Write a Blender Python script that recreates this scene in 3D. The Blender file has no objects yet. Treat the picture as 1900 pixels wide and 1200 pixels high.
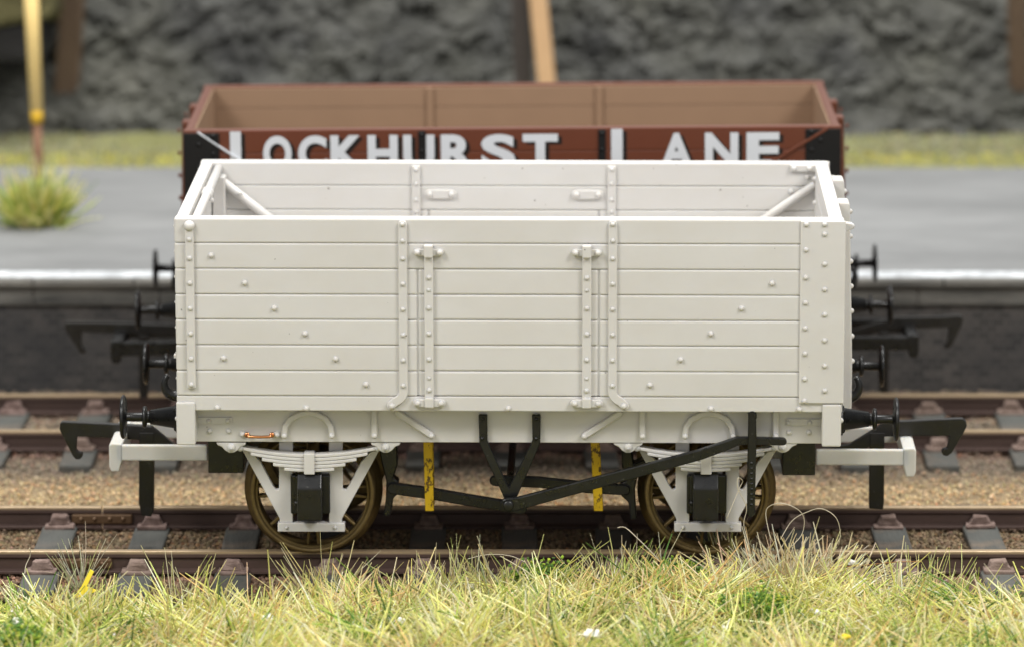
import bpy, bmesh, math, random
import numpy as np
from mathutils import Vector, Matrix, noise
# scale: 1 unit = 1 cm of the model railway; z = 0 at rail head, near track along y = 0
R = math.radians
random.seed(7); rng = np.random.default_rng(7)
C = bpy.context.scene.collection
S = bpy.context.scene

# ------------------------------------------------------------------ camera
CY, CZ, FPX, PITCH, VX, VY = -44.24, 11.946, 8194.0, R(10.5), 1000.0, 317.5
cam = bpy.data.cameras.new('camera'); camo = bpy.data.objects.new('camera', cam); C.objects.link(camo)
camo.location = (0, CY, CZ); camo.rotation_euler = (math.pi/2 - PITCH, 0, 0)
cam.sensor_width = 36; cam.lens = FPX/1900*36
cam.shift_x = -(VX-950)/1900; cam.shift_y = (VY-600)/1900
cam.clip_start = 1; cam.clip_end = 500
cam.dof.use_dof = True; cam.dof.focus_distance = 43.8; cam.dof.aperture_fstop = cam.lens/1000/0.40
cam.dof.aperture_blades = 0
S.camera = camo
# ------------------------------------------------------------------ light
w = bpy.data.worlds.new('World'); S.world = w; w.use_nodes = True
# studio surroundings: dim room, with a pale backdrop beyond the layout
nt = w.node_tree; bg = nt.nodes['Background']; bg.inputs[1].default_value = 1.0
tcw = nt.nodes.new('ShaderNodeTexCoord'); sx_ = nt.nodes.new('ShaderNodeSeparateXYZ'); nt.links.new(tcw.outputs['Generated'], sx_.inputs[0])
mr_ = nt.nodes.new('ShaderNodeMapRange'); mr_.interpolation_type = 'SMOOTHSTEP'; mr_.inputs['From Min'].default_value = 0.55; mr_.inputs['From Max'].default_value = 0.95; nt.links.new(sx_.outputs['Y'], mr_.inputs[0])
mw = nt.nodes.new('ShaderNodeMix'); mw.data_type = 'RGBA'; nt.links.new(mr_.outputs[0], mw.inputs[0]); mw.inputs[6].default_value = (0.20, 0.21, 0.22, 1); mw.inputs[7].default_value = (0.95, 0.95, 0.93, 1); 
mr2 = nt.nodes.new('ShaderNodeMapRange'); mr2.interpolation_type = 'SMOOTHSTEP'; mr2.inputs['From Min'].default_value = -0.25; mr2.inputs['From Max'].default_value = -0.8; nt.links.new(sx_.outputs['Y'], mr2.inputs[0])
mw2 = nt.nodes.new('ShaderNodeMix'); mw2.data_type = 'RGBA'; nt.links.new(mr2.outputs[0], mw2.inputs[0]); nt.links.new(mw.outputs[2], mw2.inputs[6]); mw2.inputs[7].default_value = (0.75, 0.75, 0.75, 1); nt.links.new(mw2.outputs[2], bg.inputs[0])
def softbox(name, loc, target, size, power, col):
    l = bpy.data.lights.new(name, 'AREA'); l.shape = 'RECTANGLE'; l.size, l.size_y = size
    l.energy = power; l.color = col
    o = bpy.data.objects.new(name, l); C.objects.link(o); o.location = loc
    o.rotation_euler = (Vector(target)-Vector(loc)).to_track_quat('-Z', 'Y').to_euler()
    return o
softbox('softbox_lamp', (-23, -22, 30), (-1, 1, 1), (12, 12), 10500, (1, 0.98, 0.945))
softbox('softbox_lamp', (23, -22, 30), (0, 1, 1), (12, 12), 10500, (1, 0.98, 0.945))
softbox('softbox_lamp', (0, 7, 44), (0, 3, 0), (34, 14), 26000, (1, 0.99, 0.97))
vs = S.view_settings
S.display_settings.display_device = 'sRGB'
vs.view_transform = 'Standard'; vs.look = 'None'; vs.exposure = 0.0; vs.gamma = 1; vs.use_curve_mapping = False
S.cycles.use_denoising = True
S.cycles.max_bounces = 8
S.cycles.sample_clamp_indirect = 6

# ------------------------------------------------------------------ measuring helpers
class Frame:
    """A place's own coordinates; M() reads where a line of sight meets the plane y = yl of that place (used to take the sizes of parts)."""
    def __init__(s, mat): s.inv = mat.inverted(); s.mat = mat
    def ray(s, px, py):
        a = (px-VX)/FPX; b = -(py-VY)/FPX; c, n = math.cos(PITCH), math.sin(PITCH)
        d = Vector((a, c+b*n, -n+b*c)); o = Vector((0, CY, CZ))
        return s.inv @ o, s.inv.to_3x3() @ d
    def M(s, px, py, yl):
        o, d = s.ray(px, py); t = (yl-o.y)/d.y; q = o+d*t
        return q.x, q.z
    def Zp(s, px, py, z):
        o, d = s.ray(px, py); t = (z-o.z)/d.z; q = o+d*t
        return q.x, q.y
WORLD = Frame(Matrix.Identity(4))
WHITE_MAT = Matrix.Translation((-0.292, 0, 0)) @ Matrix.Rotation(R(-0.75), 4, 'Z') @ Matrix.Rotation(R(0.45), 4, 'X')
BROWN_MAT = Matrix.Translation((-0.293, 5.08, 0)) @ Matrix.Rotation(R(-0.42), 4, 'Y')
FW, FB = Frame(WHITE_MAT), Frame(BROWN_MAT)

# ------------------------------------------------------------------ object helpers
def obj(name, bm, mat, parent=None):
    if isinstance(bm, bpy.types.Mesh): me = bm
    else:
        me = bpy.data.meshes.new(name); bm.to_mesh(me); bm.free()
    if mat is not None and not me.materials: me.materials.append(mat)
    o = bpy.data.objects.new(name, me); C.objects.link(o)
    if parent is not None: o.parent = parent
    return o
def tag(o, label=None, cat=None, group=None, kind=None):
    for k, v in (('label', label), ('category', cat), ('group', group), ('kind', kind)):
        if v: o[k] = v
    return o
def thing(name, label, cat, mat=None, group=None):
    o = bpy.data.objects.new(name, None); C.objects.link(o); o.empty_display_size = 0.2
    if mat is not None: o.matrix_world = mat
    return tag(o, label, cat, group)
def kids(o): return [c for c in bpy.data.objects if c.parent == o]
def dup(o, parent=None):
    c = o.copy(); C.objects.link(c)
    if parent is not None: c.parent = parent
    for k in kids(o):
        if k is not c: dup(k, c)
    return c
def new(): return bmesh.new()
def merge(bm, tmp):
    me = bpy.data.meshes.new('tmp'); tmp.to_mesh(me); tmp.free(); bm.from_mesh(me); bpy.data.meshes.remove(me)
def box(bm, x0, x1, y0, y1, z0, z1, bev=0.0, seg=2):
    t = new(); bmesh.ops.create_cube(t, size=1)
    for v in t.verts:
        v.co = Vector(((x0+x1)/2+v.co.x*(x1-x0), (y0+y1)/2+v.co.y*(y1-y0), (z0+z1)/2+v.co.z*(z1-z0)))
    if bev: bmesh.ops.bevel(t, geom=t.edges[:], offset=bev, segments=seg, affect='EDGES', profile=0.5)
    merge(bm, t)
def prism(bm, pts, y0, y1, bev=0.0, seg=2, axis='y'):
    """pts: outline in (x,z) pushed from y0 to y1 (axis 'x': outline in (y,z))."""
    t = new()
    f = (lambda p, d: (p[0], d, p[1])) if axis == 'y' else ((lambda p, d: (d, p[0], p[1])) if axis == 'x' else (lambda p, d: (p[0], p[1], d)))
    a = [t.verts.new(f(p, y0)) for p in pts]; b = [t.verts.new(f(p, y1)) for p in pts]
    n = len(pts); t.faces.new(a); t.faces.new(b[::-1])
    for i in range(n): t.faces.new((a[i], b[i], b[(i+1) % n], a[(i+1) % n]))
    bmesh.ops.recalc_face_normals(t, faces=t.faces[:])
    if bev:
        try: bmesh.ops.bevel(t, geom=t.edges[:], offset=bev, segments=seg, affect='EDGES', profile=0.5, clamp_overlap=True)
        except Exception: pass
    merge(bm, t)
def ribbon(pts, width, cap=4):
    """outline of a strap of a given width along a polyline, with round ends."""
    P = [Vector(p) for p in pts]; n = len(P); L, Rr = [], []
    ws = width if isinstance(width, (list, tuple)) else [width]*n
    for i in range(n):
        d0 = (P[i]-P[i-1]).normalized() if i else (P[1]-P[0]).normalized()
        d1 = (P[i+1]-P[i]).normalized() if i < n-1 else d0
        d = (d0+d1).normalized(); nrm = Vector((-d.y, d.x)); k = 1/max(0.5, nrm.dot(Vector((-d0.y, d0.x))))
        L.append(P[i]+nrm*ws[i]/2*k); Rr.append(P[i]-nrm*ws[i]/2*k)
    def arc(c, a, b, r, m):
        a0 = math.atan2(a.y-c.y, a.x-c.x); return [(c.x+r*math.cos(a0-math.pi*j/m), c.y+r*math.sin(a0-math.pi*j/m)) for j in range(1, m)]
    out = [tuple(v) for v in L]
    if cap: out += arc(P[-1], L[-1], Rr[-1], ws[-1]/2, cap)
    out += [tuple(v) for v in Rr[::-1]]
    if cap: out += arc(P[0], Rr[0], L[0], ws[0]/2, cap)
    return out
def strap(bm, pts, width, y0, y1, bev=0.006, cap=4): prism(bm, ribbon(pts, width, cap), y0, y1, bev, 1)
def basis(d):
    d = Vector(d).normalized(); u = d.orthogonal().normalized(); return d, u, d.cross(u)
def dome(bm, c, r, d=(0, -1, 0), h=0.8, seg=10, rings=3):
    d, u, v = basis(d); c = Vector(c); prev = None
    if r < 0.04: h *= 1.1
    for k in range(rings+1):
        a = math.pi/2*k/rings; rr = r*math.cos(a); hh = r*h*math.sin(a)
        ring = [bm.verts.new(c+d*hh)] if k == rings else [bm.verts.new(c+d*hh+(u*math.cos(2*math.pi*j/seg)+v*math.sin(2*math.pi*j/seg))*rr) for j in range(seg)]
        if prev:
            for j in range(seg):
                f = bm.faces.new((prev[j], prev[(j+1) % seg], ring[0]) if len(ring) == 1 else (prev[j], prev[(j+1) % seg], ring[(j+1) % seg], ring[j])); f.smooth = True
        prev = ring
def lathe(bm, c, d, prof, seg=32, smooth=True):
    """prof: list of (distance along d, radius)."""
    d, u, v = basis(d); c = Vector(c); rings = []
    for h, r in prof:
        rings.append([bm.verts.new(c+d*h+(u*math.cos(2*math.pi*j/seg)+v*math.sin(2*math.pi*j/seg))*max(r, 1e-4)) for j in range(seg)])
    for a, b in zip(rings, rings[1:]):
        for j in range(seg):
            f = bm.faces.new((a[j], a[(j+1) % seg], b[(j+1) % seg], b[j])); f.smooth = smooth
def tube(bm, pts, r, seg=8, smooth=True):
    pts = [Vector(p) for p in pts]; rings = []; u = None
    rs = r if isinstance(r, (list, tuple)) else [r]*len(pts)
    for i, p in enumerate(pts):
        d = ((pts[min(i+1, len(pts)-1)]-pts[max(i-1, 0)])).normalized()
        u = d.orthogonal().normalized() if u is None else (u-d*u.dot(d)).normalized()
        v = d.cross(u)
        rings.append([bm.verts.new(p+(u*math.cos(2*math.pi*j/seg)+v*math.sin(2*math.pi*j/seg))*rs[i]) for j in range(seg)])
    for a, b in zip(rings, rings[1:]):
        for j in range(seg):
            f = bm.faces.new((a[j], a[(j+1) % seg], b[(j+1) % seg], b[j])); f.smooth = smooth
    bm.faces.new(rings[0][::-1]); bm.faces.new(rings[-1])
def mirror_y(bm):
    for v in bm.verts: v.co.y = -v.co.y
    bmesh.ops.reverse_faces(bm, faces=bm.faces[:])
    return bm

# ------------------------------------------------------------------ materials
def lin(r, g, b):
    f = lambda c: (c/255/12.92) if c/255 <= 0.04045 else ((c/255+0.055)/1.055)**2.4
    return (f(r), f(g), f(b), 1)
class Mat:
    def __init__(s, name):
        s.m = bpy.data.materials.new(name); s.m.use_nodes = True; s.nt = s.m.node_tree; s.n = s.nt.nodes; s.l = s.nt.links
        s.p = s.n['Principled BSDF']; s.out = s.n['Material Output']
        s.tc = s.n.new('ShaderNodeTexCoord')
    def noise(s, scale, detail=4, rough=0.55, stretch=None, src='Object'):
        t = s.n.new('ShaderNodeTexNoise'); t.inputs['Scale'].default_value = scale; t.inputs['Detail'].default_value = detail; t.inputs['Roughness'].default_value = rough
        if stretch:
            mp = s.n.new('ShaderNodeMapping'); mp.inputs['Scale'].default_value = stretch; s.l.new(s.tc.outputs[src], mp.inputs[0]); s.l.new(mp.outputs[0], t.inputs['Vector'])
        else: s.l.new(s.tc.outputs[src], t.inputs['Vector'])
        return t.outputs['Fac']
    def ramp(s, fac, stops):
        r = s.n.new('ShaderNodeValToRGB'); e = r.color_ramp.elements
        while len(e) > 1: e.remove(e[-1])
        e[0].position, e[0].color = stops[0]
        for p, c in stops[1:]:
            k = e.new(p); k.color = c
        s.l.new(fac, r.inputs[0]); return r.outputs[0]
    def mix(s, fac, a, b, mode='MIX'):
        x = s.n.new('ShaderNodeMix'); x.data_type = 'RGBA'; x.blend_type = mode
        for v, k in ((fac, 0), (a, 6), (b, 7)):
            if hasattr(v, 'node'): s.l.new(v, x.inputs[k])
            else: x.inputs[k].default_value = v
        return x.outputs[2]
    def attr(s, name='Col'):
        a = s.n.new('ShaderNodeAttribute'); a.attribute_name = name; return a.outputs['Color']
    def base(s, v):
        if hasattr(v, 'node'): s.l.new(v, s.p.inputs['Base Color'])
        else: s.p.inputs['Base Color'].default_value = v
        return s
    def bump(s, h, dist=0.01, strength=1.0):
        b = s.n.new('ShaderNodeBump'); b.inputs['Distance'].default_value = dist; b.inputs['Strength'].default_value = strength
        s.l.new(h, b.inputs['Height']); s.l.new(b.outputs[0], s.p.inputs['Normal']); return s
    def set(s, **k):
        for a, v in k.items():
            i = s.p.inputs[a.replace('_', ' ')]
            if hasattr(v, 'node'): s.l.new(v, i)
            else: i.default_value = v
        return s
def white_plastic(name, c, sss=0.25):
    m = Mat(name)
    tone = m.mix(m.ramp(m.noise(1.1, 5, 0.6, (1, 1, 1.6)), [(0.35, (0, 0, 0, 1)), (0.68, (1, 1, 1, 1))]), c, (c[0]*0.95, c[1]*0.94, c[2]*0.92, 1))
    dirt = m.ramp(m.noise(16, 1, 0.4), [(0.0, (1, 1, 1, 1)), (0.80, (1, 1, 1, 1)), (0.83, (0.25, 0.22, 0.2, 1))])
    m.base(m.mix(0.75, tone, dirt, 'MULTIPLY'))
    m.set(Roughness=0.47, Subsurface_Weight=sss, Subsurface_Radius=(1.0, 0.8, 0.55), Subsurface_Scale=0.05)
    m.p.inputs['Specular IOR Level'].default_value = 0.35
    return m.bump(m.noise(28, 3), 0.002, 0.25).m
M_WHITE = white_plastic('cream_white_plastic', (0.590, 0.575, 0.556, 1))
M_NYLON = white_plastic('milky_nylon', (0.63, 0.62, 0.585, 1), 0.5)
def black_plastic(name, c=(0.006, 0.006, 0.006, 1), rough=0.30):
    m = Mat(name)
    dust = m.ramp(m.noise(34, 2, 0.6), [(0.0, c), (0.68, c), (0.74, (0.09, 0.09, 0.085, 1))])
    m.base(m.mix(m.noise(3, 3), c, dust)).set(Roughness=m.ramp(m.noise(8, 3), [(0.3, (rough-0.08,)*3+(1,)), (0.7, (rough+0.12,)*3+(1,))]))
    return m.bump(m.noise(45, 3), 0.002, 0.4).m
M_BLACK = black_plastic('black_plastic')
M_BLACK_METAL = black_plastic('blackened_steel', (0.009, 0.008, 0.007, 1), 0.36)
m = Mat('bronzed_wheel_metal')
m.base(m.mix(m.noise(14, 4), (0.22, 0.155, 0.058, 1), (0.10, 0.068, 0.03, 1))).set(Metallic=0.6, Roughness=m.ramp(m.noise(20, 3), [(0.3, (0.34,)*3+(1,)), (0.7, (0.55,)*3+(1,))])).bump(m.noise(60, 3), 0.003, 0.4); M_WHEEL = m.m
m = Mat('chipped_yellow_brass')
m.base(m.mix(m.ramp(m.noise(11, 6, 0.75, (1.2, 1.2, 0.8)), [(0.545, (0, 0, 0, 1)), (0.575, (1, 1, 1, 1))]), (0.56, 0.36, 0.012, 1), (0.10, 0.055, 0.012, 1))).set(Roughness=0.4, Metallic=0.3); M_YELLOW = m.m
m = Mat('copper_wire'); m.base((0.72, 0.32, 0.15, 1)).set(Metallic=1.0, Roughness=0.25).bump(m.noise(40, 2), 0.003, 0.4); M_COPPER = m.m
def paint(name, c, c2, rough=0.5):
    m = Mat(name); m.p.inputs['Specular IOR Level'].default_value = 0.25 if c[0] < 0.05 else 0.5; m.base(m.mix(m.noise(2.2, 4), c, c2)).set(Roughness=rough)
    return m.bump(m.noise(30, 3), 0.003, 0.3).m
M_BROWN = paint('red_brown_paint', (0.125, 0.034, 0.014, 1), (0.105, 0.028, 0.012, 1), 0.36)
M_TAN = paint('tan_inside_paint', (0.275, 0.175, 0.108, 1), (0.235, 0.148, 0.090, 1), 0.65)
M_IRON = paint('black_ironwork_paint', (0.006, 0.006, 0.006, 1), (0.009, 0.008, 0.008, 1), 0.5)
M_LETTER = paint('white_letter_paint', (0.62, 0.645, 0.68, 1), (0.53, 0.55, 0.58, 1), 0.5)
M_SHADE = paint('black_letter_shade_paint', (0.012, 0.009, 0.008, 1), (0.016, 0.012, 0.010, 1), 0.5)
m = Mat('rail_steel')
sep = m.n.new('ShaderNodeSeparateXYZ'); m.l.new(m.tc.outputs['Object'], sep.inputs[0])
worn = m.ramp(sep.outputs['Z'], [(0.0, (0, 0, 0, 1)), (0.5, (1, 1, 1, 1))]); 
mr = m.n.new('ShaderNodeMapRange'); mr.inputs['From Min'].default_value = -0.035; mr.inputs['From Max'].default_value = -0.012; m.l.new(sep.outputs['Z'], mr.inputs[0])
rust = m.mix(m.noise(6, 5, 0.6, (0.3, 1, 1)), (0.040, 0.024, 0.020, 1), (0.095, 0.060, 0.050, 1))
top = m.mix(m.noise(5, 4, 0.6, (0.25, 1, 1)), (0.62, 0.48, 0.31, 1), (0.44, 0.32, 0.20, 1))
m.base(m.mix(mr.outputs[0], rust, top))
mt = m.n.new('ShaderNodeMath'); mt.operation = 'MULTIPLY'; mt.inputs[1].default_value = 0.7; m.l.new(mr.outputs[0], mt.inputs[0]); m.l.new(mt.outputs[0], m.p.inputs['Metallic'])
m.set(Roughness=0.42).bump(m.noise(25, 4, 0.6, (0.4, 1, 1)), 0.006, 0.5); M_RAIL = m.m
m = Mat('fishplate_brass'); m.base(m.mix(m.noise(12, 4), (0.17, 0.10, 0.05, 1), (0.08, 0.045, 0.025, 1))).set(Metallic=0.4, Roughness=0.5); M_FISH = m.m
m = Mat('grey_sleeper')
m.base(m.mix(m.ramp(m.noise(2.6, 7, 0.72), [(0.45, (0, 0, 0, 1)), (0.68, (0.9, 0.9, 0.9, 1))]), m.mix(m.noise(6, 6, 0.65, (1, 0.2, 1)), (0.036, 0.039, 0.036, 1), (0.105, 0.107, 0.096, 1)), m.mix(m.n.new('ShaderNodeObjectInfo').outputs['Random'], (0.17, 0.13, 0.095, 1), (0.10, 0.095, 0.085, 1)))).set(Roughness=0.8).bump(m.noise(22, 5, 0.6, (1, 0.12, 1)), 0.02, 0.7); M_SLEEPER = m.m
m = Mat('rusty_chair'); oi = m.n.new('ShaderNodeObjectInfo')
m.base(m.mix(m.ramp(oi.outputs['Random'], [(0.0, (0, 0, 0, 1)), (1.0, (0.6, 0.6, 0.6, 1))]), m.mix(m.ramp(m.noise(7, 7, 0.72), [(0.36, (0, 0, 0, 1)), (0.66, (1, 1, 1, 1))]), (0.10, 0.060, 0.050, 1), (0.30, 0.215, 0.19, 1)), (0.19, 0.14, 0.105, 1))).set(Roughness=0.9).bump(m.noise(40, 4), 0.012, 0.6); M_CHAIR = m.m
m = Mat('bare_earth'); m.base(m.mix(m.noise(4, 6, 0.7), (0.20, 0.145, 0.085, 1), (0.10, 0.07, 0.045, 1))).set(Roughness=0.95).bump(m.noise(18, 6, 0.7), 0.05, 1); M_EARTH = m.m
m = Mat('trackbed_grit'); m.base(m.mix(m.noise(30, 4, 0.7), m.attr(), (0.12, 0.085, 0.05, 1))).set(Roughness=0.95).bump(m.noise(30, 5, 0.7), 0.03, 1); M_BED = m.m
m = Mat('ballast_stone'); m.base(m.attr()).set(Roughness=0.85).bump(m.noise(50, 3), 0.01, 0.5); M_STONE = m.m
m = Mat('blade_fibre'); col = m.attr(); m.base(col).set(Roughness=0.5)
tr = m.n.new('ShaderNodeBsdfTranslucent'); m.l.new(col, tr.inputs[0]); mx = m.n.new('ShaderNodeMixShader'); mx.inputs[0].default_value = 0.22
m.l.new(m.p.outputs[0], mx.inputs[1]); m.l.new(tr.outputs[0], mx.inputs[2]); m.l.new(mx.outputs[0], m.out.inputs[0]); M_BLADE = m.m
m = Mat('grass_soil'); m.base(m.mix(m.noise(2, 6, 0.7), (0.30, 0.30, 0.11, 1), (0.16, 0.16, 0.06, 1))).set(Roughness=0.95).bump(m.noise(20, 5), 0.05, 1); M_SOIL = m.m
m = Mat('platform_tarmac')
m.base(m.mix(m.ramp(m.noise(0.75, 7, 0.65, (0.5, 1.3, 1)), [(0.36, (0, 0, 0, 1)), (0.66, (1, 1, 1, 1))]), (0.185, 0.188, 0.187, 1), (0.258, 0.261, 0.259, 1))).set(Roughness=0.8).bump(m.noise(25, 5), 0.02, 0.5); M_TARMAC = m.m
m = Mat('coping_white'); m.base(m.mix(m.ramp(m.noise(3.0, 7, 0.75), [(0.42, (0, 0, 0, 1)), (0.66, (1, 1, 1, 1))]), (0.72, 0.75, 0.77, 1), (0.30, 0.31, 0.32, 1))).set(Roughness=0.75).bump(m.noise(20, 4), 0.01, 0.5); M_COPING = m.m
m = Mat('grey_stone_course'); m.base(m.mix(m.ramp(m.noise(1.0, 7, 0.7, (0.5, 1, 5)), [(0.36, (0, 0, 0, 1)), (0.66, (1, 1, 1, 1))]), (0.235, 0.225, 0.20, 1), (0.055, 0.055, 0.052, 1))).set(Roughness=0.85).bump(m.noise(15, 5), 0.02, 0.6); M_COURSE = m.m
m = Mat('dark_brick')
br = m.n.new('ShaderNodeTexBrick'); mp = m.n.new('ShaderNodeMapping'); mp.inputs['Rotation'].default_value = (R(90), 0, 0); m.l.new(m.tc.outputs['Object'], mp.inputs[0]); m.l.new(mp.outputs[0], br.inputs[0])
br.inputs['Scale'].default_value = 3.2; br.inputs['Color1'].default_value = (0.040, 0.037, 0.036, 1); br.inputs['Color2'].default_value = (0.095, 0.085, 0.078, 1); br.inputs['Mortar'].default_value = (0.13, 0.125, 0.115, 1); br.inputs['Mortar Size'].default_value = 0.016
m.base(m.mix(m.ramp(m.noise(0.9, 6, 0.65), [(0.38, (0, 0, 0, 1)), (0.70, (0.85, 0.85, 0.85, 1))]), br.outputs[0], (0.038, 0.038, 0.040, 1))).set(Roughness=0.85).bump(br.outputs['Fac'], 0.01, -0.6); M_BRICK = m.m
m = Mat('dark_rock')  # crumbly slate grey
m.base(m.mix(m.ramp(m.noise(0.55, 4), [(0.42, (0, 0, 0, 1)), (0.7, (1, 1, 1, 1))]), m.mix(m.ramp(m.noise(1.5, 8, 0.68), [(0.33, (0, 0, 0, 1)), (0.68, (1, 1, 1, 1))]), (0.012, 0.012, 0.011, 1), (0.115, 0.115, 0.106, 1)), m.mix(m.noise(1.2, 6, 0.6), (0.045, 0.048, 0.034, 1), (0.17, 0.165, 0.14, 1)))).set(Roughness=0.75).bump(m.noise(5, 7, 0.7), 0.10, 1); M_ROCK = m.m
def wood(name, a, b):
    m = Mat(name); m.base(m.mix(m.noise(3, 6, 0.7, (2, 2, 0.25)), a, b)).set(Roughness=0.75).bump(m.noise(14, 5, 0.6, (2, 2, 0.15)), 0.02, 0.7); return m.m
M_WOOD_PALE = wood('pale_wood', (0.50, 0.32, 0.165, 1), (0.37, 0.225, 0.11, 1))
M_SHADOW_STRIP = wood('shadow_strip_black', (0.030, 0.025, 0.021, 1), (0.055, 0.042, 0.034, 1))
M_WOOD_BROWN = wood('brown_wood', (0.16, 0.105, 0.07, 1), (0.10, 0.065, 0.045, 1))
M_POST_YELLOW = wood('yellow_post_paint', (0.80, 0.60, 0.25, 1), (0.74, 0.53, 0.19, 1))
M_POST_BAND = wood('deep_yellow_band_paint', (0.66, 0.40, 0.02, 1), (0.6, 0.36, 0.02, 1))
M_POST_BROWN = wood('brown_post', (0.24, 0.12, 0.065, 1), (0.18, 0.09, 0.05, 1))
def plain(name, c, rough=0.7):
    m = Mat(name); m.base(m.mix(m.noise(9, 4), c, tuple(x*0.75 for x in c[:3])+(1,))).set(Roughness=rough); return m.m
M_HAIR = plain('pale_fibre', (0.62, 0.55, 0.42, 1)); M_FLAKE = plain('yellow_flake', (0.75, 0.58, 0.02, 1)); M_TWIG = plain('dark_twig_fibre', (0.045, 0.04, 0.03, 1))
M_CRUMB = plain('white_crumb', (0.86, 0.84, 0.78, 1)); M_LEAF = plain('dry_leaf', (0.40, 0.19, 0.06, 1)); M_HOLLOW_SHADE = plain('hollow_shade_black', (0.012, 0.011, 0.010, 1), 0.95)

# ------------------------------------------------------------------ fast meshes from arrays
def array_mesh(name, verts, quads, cols=None, smooth=False):
    """verts (n,3), quads (f,4) or (f,3); cols (n,3) stored per vertex as 'Col'."""
    me = bpy.data.meshes.new(name); n, f = len(verts), len(quads); k = quads.shape[1]
    me.vertices.add(n); me.vertices.foreach_set('co', verts.astype(np.float32).ravel())
    me.loops.add(f*k); me.loops.foreach_set('vertex_index', quads.astype(np.int32).ravel())
    me.polygons.add(f); me.polygons.foreach_set('loop_start', np.arange(f, dtype=np.int32)*k)
    me.polygons.foreach_set('use_smooth', np.full(f, smooth))
    me.update(calc_edges=True)
    if cols is not None:
        a = me.color_attributes.new('Col', 'FLOAT_COLOR', 'POINT'); c4 = np.ones((n, 4), np.float32); c4[:, :3] = cols; a.data.foreach_set('color', c4.ravel())
    return me
def blades(name, base, dirs, length, width, cols, droop, ns=3):
    """base (n,3), dirs unit (n,3); three-sided bent tapered fibres."""
    n = len(base); up = np.array([0, 0, 1.0])
    side = np.cross(dirs, rng.normal(size=(n, 3))); side /= np.linalg.norm(side, axis=1)[:, None]
    s2 = np.cross(dirs, side); V = np.zeros((n, ns+1, 3, 3))
    bend = rng.normal(size=(n, 3))*0.35*droop[:, None]
    for i in range(ns+1):
        t = i/ns; c = base+dirs*(length*t)[:, None]+(bend-up*0.6*droop[:, None])*(length*t*t)[:, None]
        r = width/2*(1-0.55*t**2)
        for j in range(3):
            a = 2*math.pi*j/3; V[:, i, j] = c+(side*math.cos(a)+s2*math.sin(a))*r[:, None]
    idx = np.arange(n*(ns+1)*3).reshape(n, ns+1, 3); q = []
    for i in range(ns):
        for j in range(3):
            q.append(np.stack([idx[:, i, j], idx[:, i, (j+1) % 3], idx[:, i+1, (j+1) % 3], idx[:, i+1, j]], 1))
    Q = np.concatenate(q); cc = np.repeat(cols, (ns+1)*3, axis=0)
    return array_mesh(name, V.reshape(-1, 3), Q, cc, True)
def vnoise(x, y, s, seed=0.0): return np.array([noise.noise(Vector((a*s+seed, b*s-seed, seed*1.7))) for a, b in zip(x, y)])
def pick(n, table):
    cols = np.array([t[0] for t in table]); p = np.array([t[1] for t in table], float); p /= p.sum()
    c = cols[rng.choice(len(table), n, p=p)]; return np.clip(c*rng.normal(1, 0.13, (n, 1))*rng.normal(1, 0.05, (n, 3)), 0.01, 1.5 if cols.max() > 1 else 0.92)
STRAW = [((0.90, 0.79, 0.36), 5), ((0.93, 0.87, 0.55), 3), ((0.87, 0.82, 0.24), 5), ((0.62, 0.65, 0.19), 3), ((0.86, 0.67, 0.30), 2)]
GREEN = [((0.25, 0.42, 0.05), 3), ((0.46, 0.56, 0.10), 3), ((0.09, 0.20, 0.025), 4), ((0.64, 0.68, 0.20), 2)]
def directions(n, lean_mean, lean_sd):
    az = rng.uniform(0, 2*math.pi, n); le = np.clip(rng.normal(lean_mean, lean_sd, n), 0, 1.5)
    return np.stack([np.sin(le)*np.cos(az), np.sin(le)*np.sin(az), np.cos(le)], 1)
def tuft(name, c, n, spread, height, table, lean, width=0.014, label='', cat='grass tuft', group=None, droop=0.25):
    b = np.stack([rng.normal(0, spread[0], n), rng.normal(0, spread[1], n), np.zeros(n)-0.03], 1)
    d = directions(n, 0, 0.2); k = lean
    d = np.stack([b[:, 0]/max(spread[0], 1e-3)*k*0.45+rng.normal(0, k*0.5, n), b[:, 1]/max(spread[1], 1e-3)*k*0.45+rng.normal(0, k*0.5, n), np.ones(n)], 1); d /= np.linalg.norm(d, axis=1)[:, None]
    me = blades(name, b, d, np.abs(rng.normal(height, height*0.28, n)), np.abs(rng.normal(width, width*0.2, n)), pick(n, table), np.abs(rng.normal(0, droop, n)))
    o = obj(name, me, M_BLADE); o.location = c
    return tag(o, label, cat, group)

# ================================================================== SETTING
def ground_z(x, y):
    """earth of the foreground bank: low beside the sleepers, rising a little towards the front."""
    t = np.clip((-1.65-y)/1.5, 0, 1); t = t*t*(3-2*t)
    hump = np.exp(-((x-1.9)/1.7)**2)*np.exp(-((y+2.25)/0.6)**2)*0.20+np.exp(-((x+0.1)/1.0)**2)*np.exp(-((y+2.2)/0.5)**2)*0.10
    return -0.50+t*0.26+hump-0.07*np.clip((-1.2-x)/1.2, 0, 1)
def grid(name, x0, x1, y0, y1, nx, ny, fz, mat):
    xs, ys = np.meshgrid(np.linspace(x0, x1, nx), np.linspace(y0, y1, ny)); v = np.stack([xs.ravel(), ys.ravel(), fz(xs.ravel(), ys.ravel())], 1)
    i = np.arange(nx*ny).reshape(ny, nx); q = np.stack([i[:-1, :-1].ravel(), i[:-1, 1:].ravel(), i[1:, 1:].ravel(), i[1:, :-1].ravel()], 1)
    return obj(name, array_mesh(name, v, q, None, True), mat)
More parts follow.
